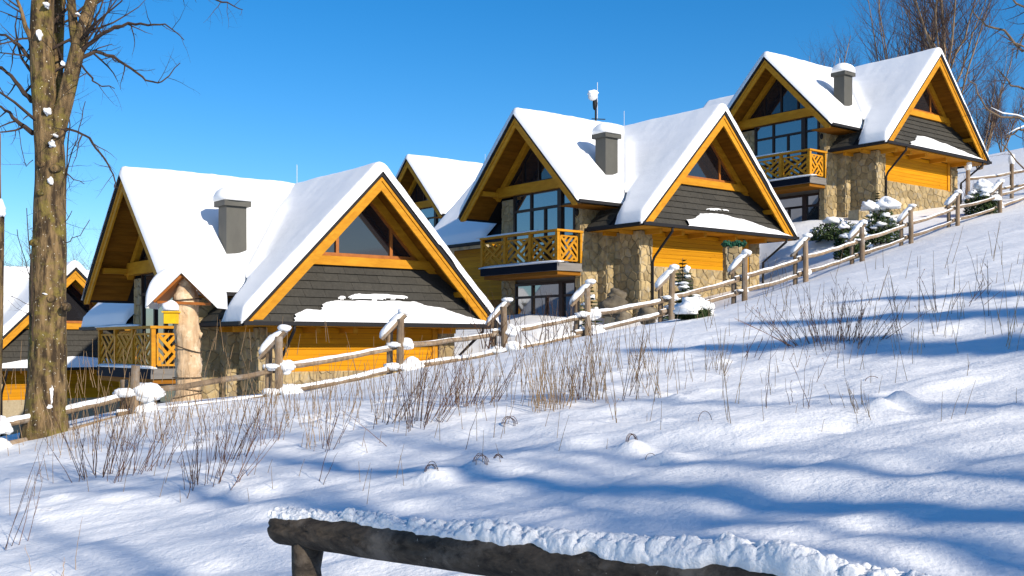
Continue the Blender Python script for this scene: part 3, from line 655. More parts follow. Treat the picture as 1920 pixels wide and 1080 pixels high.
# ------------------------------------------------------------ carved post with a little roof
tp = at(351, 735, 20.2); tz0 = tp.z-.35
ca = empty('wayside_shrine', (tp.x, tp.y, tz0), label='pale peeled log post carved at the top under a small snow-covered roof, wrapped in cord', cat='post')
m = MB(); pts = []; rd = []
for k in range(28):
    f = k/27; z = f*2.36; r = .235-.02*f+(.05 if f < .08 else 0); 
    if f > .9: r *= 1-.35*(f-.9)/.1
    pts.append((.02*math.sin(f*5), 0, z)); rd.append(r*(1+.05*math.sin(f*23)))
rough(pts, rd, 24, 3, 9, .10, .10).build('log', M['pale'], ca, True)
m = MB(); m.tube([(-.02, -.03, 2.33), (.02, -.03, 2.45), (.0, -.03, 2.56), (.03, -.03, 2.62)], [.15, .10, .075, .05], 12, jit=.15); m.bar((-.17, -.02, 2.36), (.13, -.02, 2.40), .1, .09); m.build('carving', M['pale'], ca, True)
MB().tube([(.19, 0, 1.45), (.25, 0, 1.42), (.24, 0, 1.36)], [.06, .05, .02], 7).build('branch_stub', M['pale'], ca, True)
for s_ in (-1, 1): MB().bar((s_*.52, 0, 2.02), (0, 0, 2.52), .62, .045, up=(s_*.7, 0, .7)).build('roof_board', M['frame'], ca)
MB().bar((-.48, -.22, 2.02), (.50, -.22, 1.98), .05, .05).build('crossbar', M['frame'], ca)
m = MB(); ns, na = 40, 26; vs = []
for i in range(ns+1):
    y = -.36+.72*i/ns; ey = math.sqrt(max(0, 1-(2*i/ns-1)**6))
    for k in range(na+1):
        t = k/na; x = -.66+1.32*t; roof = 2.56-abs(x)*.98; arch = 2.16+.56*math.sqrt(max(0, 1-(x/.67)**2)); 
        n_ = .03*float(fbm(x*3, y*3, 3, 5)); vs.append((x, y, max(roof+.02, roof+(arch-roof)*ey+n_*ey)))
nn = na+1; fs = [(i*nn+k, i*nn+k+1, (i+1)*nn+k+1, (i+1)*nn+k) for i in range(ns) for k in range(na)]
low = [(x, y, 2.55-abs(x)*.98) for (x, y, z) in vs]; b0 = len(vs)
fs += [(b0+k, b0+k+1, k+1, k) for k in range(na)]+[(ns*nn+k, ns*nn+k+1, b0+ns*nn+k+1, b0+ns*nn+k) for k in range(na)]
fs += [((i+1)*nn, b0+(i+1)*nn, b0+i*nn, i*nn) for i in range(ns)]+[(i*nn+na, b0+i*nn+na, b0+(i+1)*nn+na, (i+1)*nn+na) for i in range(ns)]
m.add(vs+low, fs).build('roof_snow', M['snow'], ca, True)
m = MB()
for z, tl in ((2.06, .03), (.62, .0), (1.17, -.09), (.42, -.05), (.28, .05)):
    MB().tube([(.262*math.cos(a), .262*math.sin(a), z+tl*math.cos(a)) for a in np.linspace(0, 2*math.pi, 22)], .011, 5).build('cord', M['wire'], ca)
bb = empty('bird_feeder', (tp.x-.20, tp.y-.32, tz0+1.72), label='small yellow nest box with a snow cap fixed to the carved post', cat='bird box')
MB().box((-.11, -.08, -.10), (.11, .10, .10)).build('box', M['yellow'], bb)
MB().box((-.14, -.11, .10), (.14, .12, .125)).build('lid', M['yellow'], bb)
MB().blob((0, 0, .19), (.16, .15, .13), 4, .15, 1.5, flat=.4).build('snow_cap', M['snow'], bb, True)

# ------------------------------------------------------------ foreground log rail
la, lb = at(517, 986, 5.55), at(1620, 1122, 3.95); lb.z = la.z-.02
fr = empty('log_rail', (la.x, la.y, g1(la.x, la.y)), label='thick dark log rail with crumbly snow along its top in the foreground', cat='rail'); o3 = Vector(fr.location)
D = lb-la; Ln = D.length*1.12; dx = D.normalized(); up = Vector((0, 0, 1)); sdv = up.cross(dx).normalized()
NR_, NA_ = 170, 36; vs = []
RAD = .088
for i in range(NR_+1):
    s = Ln*i/NR_; e = 1 if s > .06 else (.55+.45*math.sqrt(1-(1-s/.06)**2))
    for k in range(NA_):
        th = 2*math.pi*k/NA_
        r = (RAD+.02*s/Ln)*e*(1+.05*float(fbm(s*1.3, k/NA_*6, 2, 3))+.022*float(fbm(s*9, k*.7, 2, 8)))
        crack = -.012 if abs(((k/NA_*3.0+.25*float(fbm(s*1.2, 1, 2, 4))) % 1)-.5) < .03 else 0
        vs.append(la-o3+dx*s+(sdv*math.cos(th)+up*math.sin(th))*(r+crack))
fs = [(i*NA_+k, (i+1)*NA_+k, (i+1)*NA_+(k+1) % NA_, i*NA_+(k+1) % NA_) for i in range(NR_) for k in range(NA_)]+[tuple(range(NA_))]
MB().add(vs, fs).build('log', M['log'], fr, True)
pb_ = la-o3+dx*.22; m = MB(); m.tube([pb_+Vector((0, .02, -.9)), pb_+Vector((.01, .02, -.4)), pb_+Vector((-.01, .02, -.2)), pb_+Vector((0, .02, -.06))], [.10, .085, .075, .085], 16, jit=.06); m.build('post', M['log'], fr, True)
MB().tube([pb_+Vector((.07, -.02, -.42)), pb_+Vector((.12, -.03, -.30)), pb_+Vector((.115, -.03, -.24))], [.02, .012, .006], 6).build('branch_stub', M['log'], fr, True)
pb2 = la-o3+dx*(Ln-.2); m = MB(); m.tube([pb2+Vector((0, .02, -.9)), pb2+Vector((0, .02, -.06))], [.1, .085], 14, jit=.05); m.build('post', M['log'], fr, True)
# snow on the log: crumbly ridge
ns, na = 760, 40; S_, A_ = np.meshgrid(np.linspace(.01, Ln, ns), np.linspace(-1, 1, na), indexing='ij')
env = np.interp(S_/Ln, [0, .08, .14, .15, .2, .3, .4, .5, .62, .72, .82, .88, 1], [.35, .35, .3, .8, .55, .55, .8, .85, 1.15, 1.2, 1.15, .75, .6])
side = np.sqrt(np.clip(1-np.abs(A_)**2.6, 0, 1)); bmp = np.zeros_like(S_); rb = random.Random(8)
for k in range(520):
    s0 = rb.uniform(0, Ln); a0 = rb.uniform(-.95, .95); e0 = float(np.interp(s0/Ln, [0, .08, .14, .15, .2, .3, .4, .5, .62, .72, .82, .88, 1], [.45, .45, .4, .9, .65, .6, .85, .9, 1.15, 1.2, 1.2, .8, .6])); rr = rb.uniform(.012, .045)*e0
    row = np.abs(S_[:, 0]-s0) < rr
    d2 = (S_[row]-s0)**2+((A_[row]-a0)*.085)**2; bmp[row] = np.maximum(bmp[row], np.sqrt(np.clip(rr*rr-d2, 0, None))*1.35)
thk = side*(env*(.010+.028*np.clip(.5+.9*fbm(S_*4.5, A_*.9, 3, 51), 0, 1.1))+bmp*.6*(1-.3*np.abs(A_))+.010*fbm(S_*26, A_*6, 3, 71)+.004*fbm(S_*80, A_*20, 2, 77))
ANG = math.pi/2+A_*(.74+.38*fbm(S_*7, A_*0+1, 4, 81)); r_ = RAD+.02*S_/Ln+np.maximum(thk, -.004)-.002
base_ = np.array(la-o3)[None, None]+np.array(dx)[None, None]*S_[..., None]+(np.array(sdv)[None, None]*np.cos(ANG)[..., None]+np.array(up)[None, None]*np.sin(ANG)[..., None])*r_[..., None]
base_[..., 2] += .2*np.maximum(thk, 0)
ix = np.arange(ns*na).reshape(ns, na); npmesh('log_snow', base_.reshape(-1, 3), np.stack([ix[:-1, :-1], ix[:-1, 1:], ix[1:, 1:], ix[1:, :-1]], -1).reshape(-1, 4)[:, ::-1], M['clump_snow'], fr)

# ------------------------------------------------------------ bare trees
class Tree:
    def __init__(s, seed): s.r = random.Random(seed); s.big = MB(); s.small = MB()
    def limb(s, pts, rad, lv, dens, tl, spread=.8, twr=.010, up=.25, big=None, ub=None):
        """draw a limb and dress it with side twigs"""
        (s.big if (rad[0] > .045 if big is None else big) else s.small).tube(pts, rad, 12 if rad[0] > .12 else (7 if rad[0] > .03 else (4 if rad[0] > .012 else 3)), cap=rad[0] > .03, jit=.05 if rad[0] > .1 else 0, rs=s.r)
        if lv <= 0: return
        L = sum((Vector(pts[i+1])-Vector(pts[i])).length for i in range(len(pts)-1)); k = max(1, int(L*dens)); n = len(pts)-1
        for j in range(k):
            f = (j+s.r.random())/k; f = .12+.88*f; x = min(f*n, n-1e-6); i = int(x); p = Vector(pts[i]).lerp(Vector(pts[i+1]), x-i); d = (Vector(pts[i+1])-Vector(pts[i])).normalized()
            r0 = min((rad[i]+(rad[i+1]-rad[i])*(x-i))*.55, twr*(2.2 if lv > 1 else 1)); o = d.orthogonal(); o.rotate(Matrix.Rotation(s.r.uniform(0, 6.283), 3, d))
            nd = (d*(1-spread*.6)+o*spread+Vector((0, 0, up))).normalized(); ln = tl*s.r.uniform(.45, 1.1)*(1.15-.5*f)
            s.sprout(p, nd, ln, r0, lv-1, dens*1.5, spread, up, ub)
    def sprout(s, p, d, ln, r, lv, dens, spread=.8, up=.25, ub=None):
        m = 5 if ln > .5 else 4; pts = [p]; dd = d.copy(); q = Vector(p)
        for i in range(m):
            dd = (dd+Vector((s.r.uniform(-1, 1), s.r.uniform(-1, 1), s.r.uniform(-1, 1)))*.22+Vector((0, 0, up*.28))).normalized(); q = q+dd*(ln/m); pts.append(q)
        s.limb(pts, [r*(1-.8*i/m) for i in range(m+1)], lv, dens, ln*.52, spread, r*.55, up, None, ub)
    def done(s, root, org, bm, sm):
        for b in (s.big, s.small): b.v = [(x-org[0], y-org[1], z-org[2]) for x, y, z in b.v]
        t = s.big.build('trunk', bm, root, True)
        return t, s.small.build('crown', sm, root)
# big mossy tree by the fence
TY = 17.3
px = lambda *a: [at(x, y, TY+(q if len(a) and q else 0)) for (x, y, q) in a]
tr = empty('bare_tree', hit(88, 775, 12, 22), label='large mossy bare tree with a forked trunk standing at the fence on the left', cat='tree')
T = Tree(5); sc_ = TY/F/2
def wl(l): return [x*sc_ for x in l]
main = px((84, 840, 0), (86, 770, 0), (89, 700, 0), (90, 620, 0), (90, 540, 0), (93, 460, 0), (93, 400, 0), (95, 320, 0), (91, 260, 0), (84, 200, 0), (80, 120, 0), (79, 40, 0), (82, -60, 0), (84, -220, 0), (90, -420, 0), (95, -600, 0))
_r = rough(main, wl([88, 74, 66, 62, 64, 58, 56, 54, 52, 44, 42, 42, 38, 32, 22, 6]), 26, 10, 3); T.big.add(_r.v, _r.f)
for k in range(26):
    f = T.r.uniform(8, 15); i = int(f); p = main[i].lerp(main[min(i+1, 15)], f-i)
    T.sprout(p, Vector((T.r.uniform(-1, 1), T.r.uniform(-1, 1), .5)).normalized(), T.r.uniform(1, 2.2), .03, 3, 3.0)
T.limb(px((100, 285, 0), (108, 240, 0), (122, 190, 0), (136, 130, 0), (147, 88, 0), (160, 40, 0), (172, 0, .1), (190, -80, .1), (220, -220, .2), (240, -380, .3)), wl([30, 34, 30, 28, 27, 24, 22, 18, 12, 4]), 3, .9, 1.5, big=True)
T.limb(px((145, 95, 0), (138, 50, 0), (134, 0, 0), (132, -100, -.1), (120, -260, -.2)), wl([20, 18, 16, 14, 6]), 3, 1.2, 1.4, big=True)
T.limb(px((104, 260, .35), (106, 180, .4), (108, 80, .45), (112, 0, .5), (116, -150, .5), (120, -380, .5)), wl([22, 24, 24, 22, 18, 6]), 2, .9, 1.4, big=True)
for pts, w0 in (([(62, 250, 0), (40, 234, -.2), (18, 210, -.3), (-10, 196, -.4), (-60, 170, -.5)], 9), ([(60, 190, 0), (38, 165, .1), (15, 135, .2), (-20, 118, .2), (-70, 90, 0)], 9), ([(60, 112, 0), (40, 92, 0), (20, 72, 0), (-10, 58, 0), (-60, 30, 0)], 8),
                ([(60, 95, 0), (50, 50, -.2), (38, 20, -.3), (22, -30, -.3), (10, -90, -.3)], 10),
                ([(148, 98, 0), (175, 78, -.1), (205, 58, -.2), (240, 44, -.2), (275, 46, -.3), (310, 47, -.3), (345, 75, -.4)], 8), ([(148, 112, 0), (180, 98, .1), (212, 106, .2), (245, 128, .3), (275, 148, .4), (305, 155, .4), (338, 118, .5)], 7),
                ([(150, 118, 0), (168, 140, -.1), (180, 156, -.2), (215, 166, -.2)], 5), ([(112, 245, 0), (135, 242, -.1), (158, 254, -.2), (180, 278, -.3), (205, 310, -.3), (216, 338, -.4), (214, 352, -.4)], 6), ([(112, 318, 0), (130, 330, 0), (158, 345, 0)], 3),
                ([(150, 80, 0), (170, 50, -.4), (185, 20, -.6), (200, -20, -.6), (215, -70, -.7)], 5), ([(140, 120, 0), (165, 90, .4), (190, 50, .6), (205, 10, .7), (215, -40, .7)], 4),
                ([(118, 420, 0), (122, 340, 0), (130, 260, .1), (128, 180, .1), (138, 120, .1)], 3), ([(116, 400, 0), (124, 350, 0), (132, 300, .1), (150, 240, .1), (160, 190, .1)], 2.5), ([(115, 455, 0), (130, 450, 0), (150, 440, 0), (168, 412, 0)], 2),
                ([(112, 440, 0), (120, 420, 0), (135, 395, 0)], 2), ([(62, 640, -.3), (60, 560, -.3), (58, 480, -.3), (50, 390, -.3)], 3), ([(60, 520, 0), (45, 490, -.1), (32, 430, -.1)], 1.6), ([(62, 300, 0), (45, 305, -.1), (28, 200, 0)], 1.6),
                ([(230, -180, .2), (290, -80, .2), (340, -30, .2), (390, -5, .2), (425, 6, .2), (455, 18, .2)], 7)):
    P_ = smooth(px(*pts), T.r); T.limb(P_, wl(list(np.linspace(w0*1.15, 1.5, len(P_)))), 3 if w0 > 4 else 2, 4.6, .85, .95, .011, .10)
T.done(tr, tr.location, M['bark'], M['twig'])
m = MB(); o_ = tr.location
for k, (x, y, a, b) in enumerate([(83, 72, 11, 22), (96, 16, 10, 12), (98, 213, 14, 18), (106, 274, 14, 15), (105, 343, 14, 17), (113, 258, 5, 6), (96, 552, 18, 8), (107, 735, 9, 50), (104, 762, 20, 14), (122, 122, 8, 10), (150, 30, 8, 6)]):
    p = at(x, y, TY-.02-(b*0)); p.y = TY-(.19 if 70 < x < 100 or y > 200 else .1); q = p-o_; MB().blob(q, (a*sc_*.75, .09, b*sc_*.85), k, .3, 1.6, 18, 12).build('trunk_snow', M['snow'], tr, True)
m = MB()
for (x, y) in [(77, 307), (77, 361), (100, 315), (62, 455), (95, 560), (120, 575)]:
    p = at(x, y, TY-.24)-o_; MB().tube([p+Vector((0, .12, 0)), p, p+Vector((0, -.03, 0)), p+Vector((0, -.02, 0))], [.075, .062, .05, .02], 10, jit=.1).build('knot', M['bark'], tr, True)

st = empty('tree_stump', hit(-8, 800, 12, 22), label='slim broken trunk with a snow lump at the very left edge of the frame', cat='tree'); o_ = st.location
MB().tube([at(-20, 830, 15.5)-o_, at(-12, 640, 15.5)-o_, at(-6, 400, 15.5)-o_], [.14, .12, .10], 12, jit=.05).build('trunk', M['bark'], st, True)
MB().tube([at(-4, 400, 15.5)-o_, at(-3, 320, 15.5)-o_, at(-1, 250, 15.5)-o_], [.05, .035, .02], 8).build('stem', M['limb'], st, True)
MB().blob(at(1, 392, 15.45)-o_, (.07, .08, .12), 3, .2).build('snow_cap', M['snow'], st, True)

def far_tree(x, ybase, Y, hpx, seed, label, group='bare trees behind the chalets', stems=5, fan=.5, lv=3, tl=.30, tw=None, up=.35, dens=None, single=False, bm='ftrunk'):
    b = at(x, ybase, Y); b.z = g1(b.x, b.y) if Y < 200 else b.z; top = (YH-(ybase-hpx))/F*Y; Hh = top-b.z
    t = empty('bare_tree', b, label=label, cat='tree', group=group); T = Tree(seed); tw = tw or Y/F*.36
    for k in range(stems):
        a = 6.283*k/stems+T.r.uniform(-.3, .3); sp = fan*T.r.uniform(.5, 1)*(0 if single and k == 0 else 1); h = Hh*(1 if k == 0 else T.r.uniform(.7, .98))
        pts = [b+Vector((0, 0, -.3))]; st_ = 0 if (k == 0 or not single) else T.r.uniform(.12, .5)
        if st_: pts = [b+Vector((0, 0, Hh*st_))]
        for q in range(1, 8):
            f = q/7; pts.append(b+Vector((math.cos(a)*sp*h*f**.85*(1-st_*.4)+T.r.uniform(-.02, .02)*h*.5, math.sin(a)*sp*h*f**.85+T.r.uniform(-.02, .02)*h*.5, Hh*st_+(h-Hh*st_)*f)))
        r0 = Hh*(.0115 if k == 0 else .0042); T.limb(pts, [r0*(1-.93*q/7)+tw*.6 for q in range(8)], lv, dens or 14/Hh*2.2, Hh*tl, .62, tw*1.3, up, big=True)
    T.small.v = T.small.v; T.done(t, b, M[bm], M['ftwig']); return t
far_tree(1768, 470, 58, 640, 21, 'tallest bare tree with a pale trunk rising behind the topmost chalet', stems=11, fan=.42, single=True)
far_tree(1705, 470, 62, 590, 22, 'spreading bare tree with many upright stems left of the tallest tree behind the topmost chalet', stems=9, fan=.26)
far_tree(1836, 470, 64, 380, 29, 'lower bare tree right of the tallest tree, its crown against the sky beyond the gable', stems=8, fan=.42)
far_tree(1606, 330, 75, 250, 23, 'small round bare treetop showing above the chimney of the topmost chalet', stems=7, fan=.35)
far_tree(1538, 330, 78, 265, 24, 'narrow bare treetop just left of the chimney of the topmost chalet', stems=6, fan=.2)
far_tree(1878, 350, 80, 190, 25, 'low bare tree on the skyline below the branches at the right edge', stems=7, fan=.4)
far_tree(20, 560, 70, 130, 26, 'thin bare sapling beyond the chalet at the left edge of the frame', stems=4, fan=.35)
far_tree(160, 560, 70, 140, 27, 'thin bare sapling between the mossy trunk and the nearest chalet', stems=4, fan=.3)
far_tree(42, 560, 72, 115, 28, 'second thin bare sapling beside the left edge chalet roof', stems=3, fan=.2)
# right-edge tree: crooked limbs reach into the frame
rt = empty('bare_tree', (26.3, 46, g1(26.3, 46)), label='crooked bare tree leaning in from the right edge, snow on its lower limb', cat='tree'); T = Tree(33); TYr = 46
pr = lambda *a: [at(x, y, TYr+q) for (x, y, q) in a]
wr = lambda l: [x*TYr/F/2 for x in l]
T.limb([rt.location+Vector((0, 0, -.3))]+pr((2050, 250, 0), (2035, 60, 0), (2010, -150, 0)), wr([34, 28, 24, 18]), 2, 1, 3, big=True)
for pts, w0 in (([(2045, 200, 0), (1990, 215, 0), (1950, 235, 0), (1920, 225, 0), (1885, 222, 0), (1855, 205, 0), (1835, 170, 0), (1815, 150, 0)], 7), ([(2040, 240, 0), (1970, 250, 0), (1925, 240, 0), (1905, 250, 0), (1885, 262, 0)], 8),
                ([(2030, 60, 0), (1980, 100, 0), (1940, 98, 0), (1915, 88, 0), (1890, 80, 0)], 7), ([(2030, 20, 0), (1960, 60, 0), (1920, 92, .5), (1880, 60, 1), (1840, 40, 1), (1822, 20, 1)], 8),
                ([(2020, -80, 0), (1960, -10, 0), (1930, 20, 0), (1900, 0, 0), (1880, -30, 0)], 7), ([(2035, 150, 0), (1980, 150, 0), (1930, 165, 1), (1895, 160, 1), (1870, 130, 1)], 7), ([(2045, 300, 0), (1980, 300, 0), (1935, 330, 0), (1895, 290, 0), (1878, 262, 0)], 4), ([(2010, -100, 0), (1960, -60, 1), (1925, 40, 1), (1905, 110, 1)], 6)):
    P_ = smooth(pr(*pts), T.r, .10); T.limb(P_, wr(list(np.linspace(w0, 2.0, len(P_)))), 3, 1.7, 1.7, .8, .022, .12)
T.done(rt, rt.location, M['limb'], M['ftwig'])
for pts_ in ([(1858, 205), (1880, 216), (1905, 219), (1935, 228)], [(1886, 256), (1905, 246), (1925, 238)]):
    MB().tube([at(x, y, TYr-.06)-rt.location+Vector((0, 0, .09)) for x, y in pts_], [.012]+[.032]*(len(pts_)-2)+[.03], 8, jit=.3).build('limb_snow', M['snow'], rt, True)

# trees standing right of and behind the viewer: their shadows cross the meadow
def shade_tree(x, y, Hh, seed, label, stems=3, fan=.22, r=.2, lv=2):
    b = Vector((x, y, g1(x, y))); t = empty('bare_tree', b, label=label, cat='tree', group='trees beside the meadow'); T = Tree(seed)
    for k in range(stems):
        a = T.r.uniform(0, 6.28); pts = [b+Vector((0, 0, -.3))]; h = Hh*(1 if k == 0 else T.r.uniform(.6, .9))
        for q in range(1, 7):
            f = q/6; pts.append(b+Vector((math.cos(a)*fan*h*f**1.3*(k > 0), math.sin(a)*fan*h*f**1.3*(k > 0), h*f))+Vector((T.r.uniform(-.15, .15), T.r.uniform(-.15, .15), 0)))
        T.limb(pts, [r*(1-.85*q/6)*(1 if k == 0 else .6)+.02 for q in range(7)], lv, 1.3, Hh*.28, .75, .035, .2, big=True)
    T.done(t, b, M['bark'], M['twig'])
shade_tree(9.2, -3.9, 11, 41, 'bare tree out of frame to the right, nearest the foreground log', 4, lv=2, r=.17)
shade_tree(6.4, -2.6, 10, 47, 'slim bare tree out of frame right behind the viewer', 1, lv=0, r=.09)
shade_tree(11.2, -4.0, 13, 42, 'forked bare tree out of frame right of the foreground snow', 4, lv=2, r=.18)
shade_tree(13.6, -5.2, 13, 45, 'bare tree out of frame, farthest behind the viewer', 3, lv=1, r=.2)
shade_tree(15.5, -3.4, 14, 46, 'slender bare tree out of frame right of the meadow', 1, lv=1, r=.16)
def spruce(loc, Hh, Rr, seed, label, name='spruce_tree', snowy=0, cat='tree', group=None, nb=None):
    t = empty(name, loc, label=label, cat=cat, group=group); rs = random.Random(seed); m = MB(); sn = MB()
    MB().tube([(0, 0, -.2), (0, 0, Hh)], [Hh*.018+.01, .006], 7).build('trunk', M['limb'], t)
    small = Hh < 4; nl = nb or int(Hh*(11 if small else 9))
    for l in range(nl):
        f = (l+.5)/nl; z = Hh*(.06+.93*f); rr = Rr*(1-f)**(1.0 if small else .85)+.03
        for k in range(max(5, int(9*(1-f)+4))):
            a = rs.uniform(0, 6.283); L = rr*rs.uniform(.7, 1.15); d = Vector((math.cos(a), math.sin(a), (-.35 if small else -.12)+.5*f)); sd_ = Vector((-math.sin(a), math.cos(a), 0))
            n = max(4, int(L/.05)) if small else 5
            for j in range(n):
                g_ = (j+.6)/n; p = Vector((0, 0, z))+d*(L*g_); ww = (L*.30*(1-g_)+(.05 if small else .035*Hh/3))
                for s_ in (-1, 1):
                    q = p+sd_*(s_*ww)+d*(ww*.8)+Vector((0, 0, rs.uniform(-.5, .2)*ww)); e = d*(.25*ww+(.016 if small else .008))
                    m.add([p-e, p+e, q], [(0, 1, 2)])
                if small: m.add([p-Vector((0, 0, .03)), p+Vector((0, 0, .012)), p+d*.07], [(0, 1, 2)])
            if snowy and rs.random() < snowy and f < .85:
                sn.blob(Vector((0, 0, z+.02))+d*(L*.75), (L*.30+.03, L*.30+.03, .03+.05*rs.random()*(Rr/.4)), l*7+k, .35, 2.2, 10, 7)
    m.build('needles', M['needle'], t)
    if snowy: sn.build('snow_load', M['snow'], t, True)
    return t
for (bx, by, h_, sd_, lb_) in ((16.5, 1.4, 10.6, 61, 'tall spruce out of frame right of the meadow'), (18.8, 2.4, 10.8, 62, 'second spruce out of frame right of the meadow'), (20.4, 4.2, 10.4, 63, 'third spruce out of frame right of the meadow')):
    spruce(Vector((bx, by, g1(bx, by))), h_, 2.3, sd_, lb_, group='spruces beside the meadow')

# small snow-laden spruces and shrubs along the fence
def put(px_, Y_, dz=-.05): p = at(px_, 600, Y_); p.z = g1(p.x, p.y)+dz; return p
p = put(1280, 27.2); spruce(p, (YH-484)/F*27.2-p.z, .58, 71, 'small snow-laden spruce before the yellow wall of the middle chalet', snowy=.16)
p = put(1106, 26.2); spruce(p, (YH-535)/F*26.2-p.z, .5, 72, 'small spruce with a snowy top behind the fifth fence post, by the stone wall', snowy=.16)
p = put(1645, 39.5); spruce(p, (YH-360)/F*39.5-p.z, .55, 73, 'thin frosty spruce tip against the downpipe of the topmost chalet', snowy=.3)
def bush(px_, py_, y0, W, Hh, seed, label, blobs):
    b = hit(px_, py_, y0, 60); t = empty('snowy_shrub', b, label=label, cat='shrub', group='snow-laden shrubs by the fence'); rs = random.Random(seed); m = MB()
    for k in range(1500):
        a = rs.uniform(0, 6.28); rr = W*math.sqrt(rs.random()); z = Hh*rs.random()*(1-(rr/W)**2*.5); p = Vector((rr*math.cos(a), rr*math.sin(a), z)); d = Vector((rs.uniform(-1, 1), rs.uniform(-1, 1), rs.uniform(-.3, 1))).normalized()*.13; e = d.orthogonal().normalized()*.04
        m.add([p-e, p+e, p+d], [(0, 1, 2)])
    m.build('foliage', M['needle'], t); m = MB()
    for k in range(7): m.tube([(0, 0, -.1), (rs.uniform(-W, W)*.7, rs.uniform(-W, W)*.5, Hh*.9)], .014, 4)
    m.build('stem', M['twig'], t)
    m = MB()
    m = MB(); nbl = int(16*W/.6)
    for k in range(nbl):
        a = rs.uniform(0, 6.28); rr = W*math.sqrt(rs.random()); r = rs.uniform(.10, .22)*(.8+.5*(k % 4 == 0)); zz = Hh*(1.0-(rr/W)**2*.55)*rs.uniform(.75, 1.02)
        m.blob((rr*math.cos(a), rr*math.sin(a)*.8, zz), (r*1.15, r, r*.62), seed+k*3, .3, 2.2, 14, 9, flat=.5)
    for k, (x, z, r) in enumerate(blobs): m.blob((x*W, -.12*W, z*Hh), (r*.9, r*.8, r*.6), seed+k, .3, 2.4, 20, 13, flat=.45)
    m.build('snow_load', M['snow'], t, True)
bush(1652, 458, 25, .62, 1.35, 81, 'large shrub with big round snow pillows below the stone wall of the topmost chalet', [(-.75, .95, .34), (.35, 1.0, .42), (-.2, .92, .3), (.7, .5, .25), (.1, .45, .22)])
bush(1597, 486, 25, .55, 1.15, 82, 'shrub with thin snow between the ninth and tenth fence posts, dark needles showing', [(-.5, .9, .18), (.5, .7, .2), (0, .4, .2), (-.5, .35, .2)])
bush(1840, 402, 30, .6, 1.0, 83, 'dark shrub with a snow cap behind the upper fence near the right edge', [(0, 1.05, .38), (.6, .85, .3), (-.6, .8, .2)])
bush(1300, 598, 22, .30, .28, 84, 'low shrub buried in snow at the foot of the sixth fence post', [(-.1, 1.0, .24), (.8, .8, .2), (-.9, .5, .14)])
bush(1570, 452, 28, 1.0, .75, 85, 'wide low hedge under a flat snow cover before the topmost chalet', [])
def thicket(px_, py_, y0, W, Hh, n, seed, label, mt='weed'):
    b = hit(px_, py_, y0, 70); t = empty('bare_shrub', b, label=label, cat='shrub', group='bare shrubs'); T = Tree(seed); 
    for k in range(n):
        a = T.r.uniform(0, 6.28); d = Vector((math.cos(a)*.4, math.sin(a)*.4, 1)).normalized(); p = Vector((T.r.uniform(-W, W), T.r.uniform(-.3, .3), -.05)); T.sprout(p, d, Hh*T.r.uniform(.6, 1.1), .012, 2, 3.2, .6)
    T.small.build('stems', M[mt], t)
thicket(1015, 668, 22, 1.2, 1.15, 26, 91, 'reddish bare shrub between the fence and the lower windows of the middle chalet')
thicket(1825, 378, 44, 1.0, 1.3, 20, 92, 'bare shrub beside the far fence right of the topmost chalet')
thicket(75, 790, 12, .7, .9, 16, 93, 'bare brush at the foot of the mossy tree')

# boulders and lantern by the middle chalet
for k, (x, y, Y, r, lb_) in enumerate([(1155, 556, 31.5, .26, 'round dark boulder topmost on the rock pile by the stone wall of the middle chalet'), (1150, 578, 31.0, .36, 'biggest boulder at the base of the rock pile by the middle chalet'), (1168, 598, 30.4, .22, 'small boulder at the lower end of the rock pile by the fence'), (1215, 590, 30.6, .28, 'squat boulder right of the rock pile near the downpipe')]):
    p = at(x, y, Y); tag(MB().blob((0, 0, 0), (r, r*.9, r*.85), k+70, .3, 1.4, 16, 11).build('boulder', M['rock'], None, True, tuple(p)), lb_, 'rock', 'boulders at the middle chalet')
gp = at(1374, 508, 35.5); gr = empty('stone_gatepost', gp, label='square stone pillar with a green garland, before the yellow wall of the middle chalet', cat='pillar')
b_ = MB().box((-.25, -.25, -.5), (.25, .25, .78)).build('pillar', M['mortar'], gr)
stones(b_, (-.25, -.25, -.5), (1, 0, 0), (0, -1, 0), .5, 1.28, 5, cw=.25, ch=.22); stones(b_, (-.25, .25, -.5), (0, -1, 0), (-1, 0, 0), .5, 1.28, 6, cw=.25, ch=.22)
m = MB()
for k in range(14): m.blob((-.32+.05*k, -.2, .86+.03*math.sin(k)), (.07, .13, .09), k, .5, 3, 9, 6)
m.build('garland', M['garland'], gr)

# stone buttress at the topmost chalet
for i, nm in ((3, 'sloping stone buttress beside the side wall of the topmost chalet'), (2, 'sloping stone buttress beside the side wall of the middle chalet')):
    q = loc2w(i, .35, 1.5, -3.6); bt = empty('stone_buttress', q, TH, label=nm, cat='wall')
    b_ = MB().prism([(-.45, -.3, -.6), (.5, -.3, -.6), (.32, -.3, 1.05), (-.32, -.3, 1.05)], (0, .5, 0)).build('wall', M['mortar'], bt)
    stones(b_, (-.40, -.3, -.6), (1, 0, 0), (0, -1, 0), .8, 1.6, 9+i)

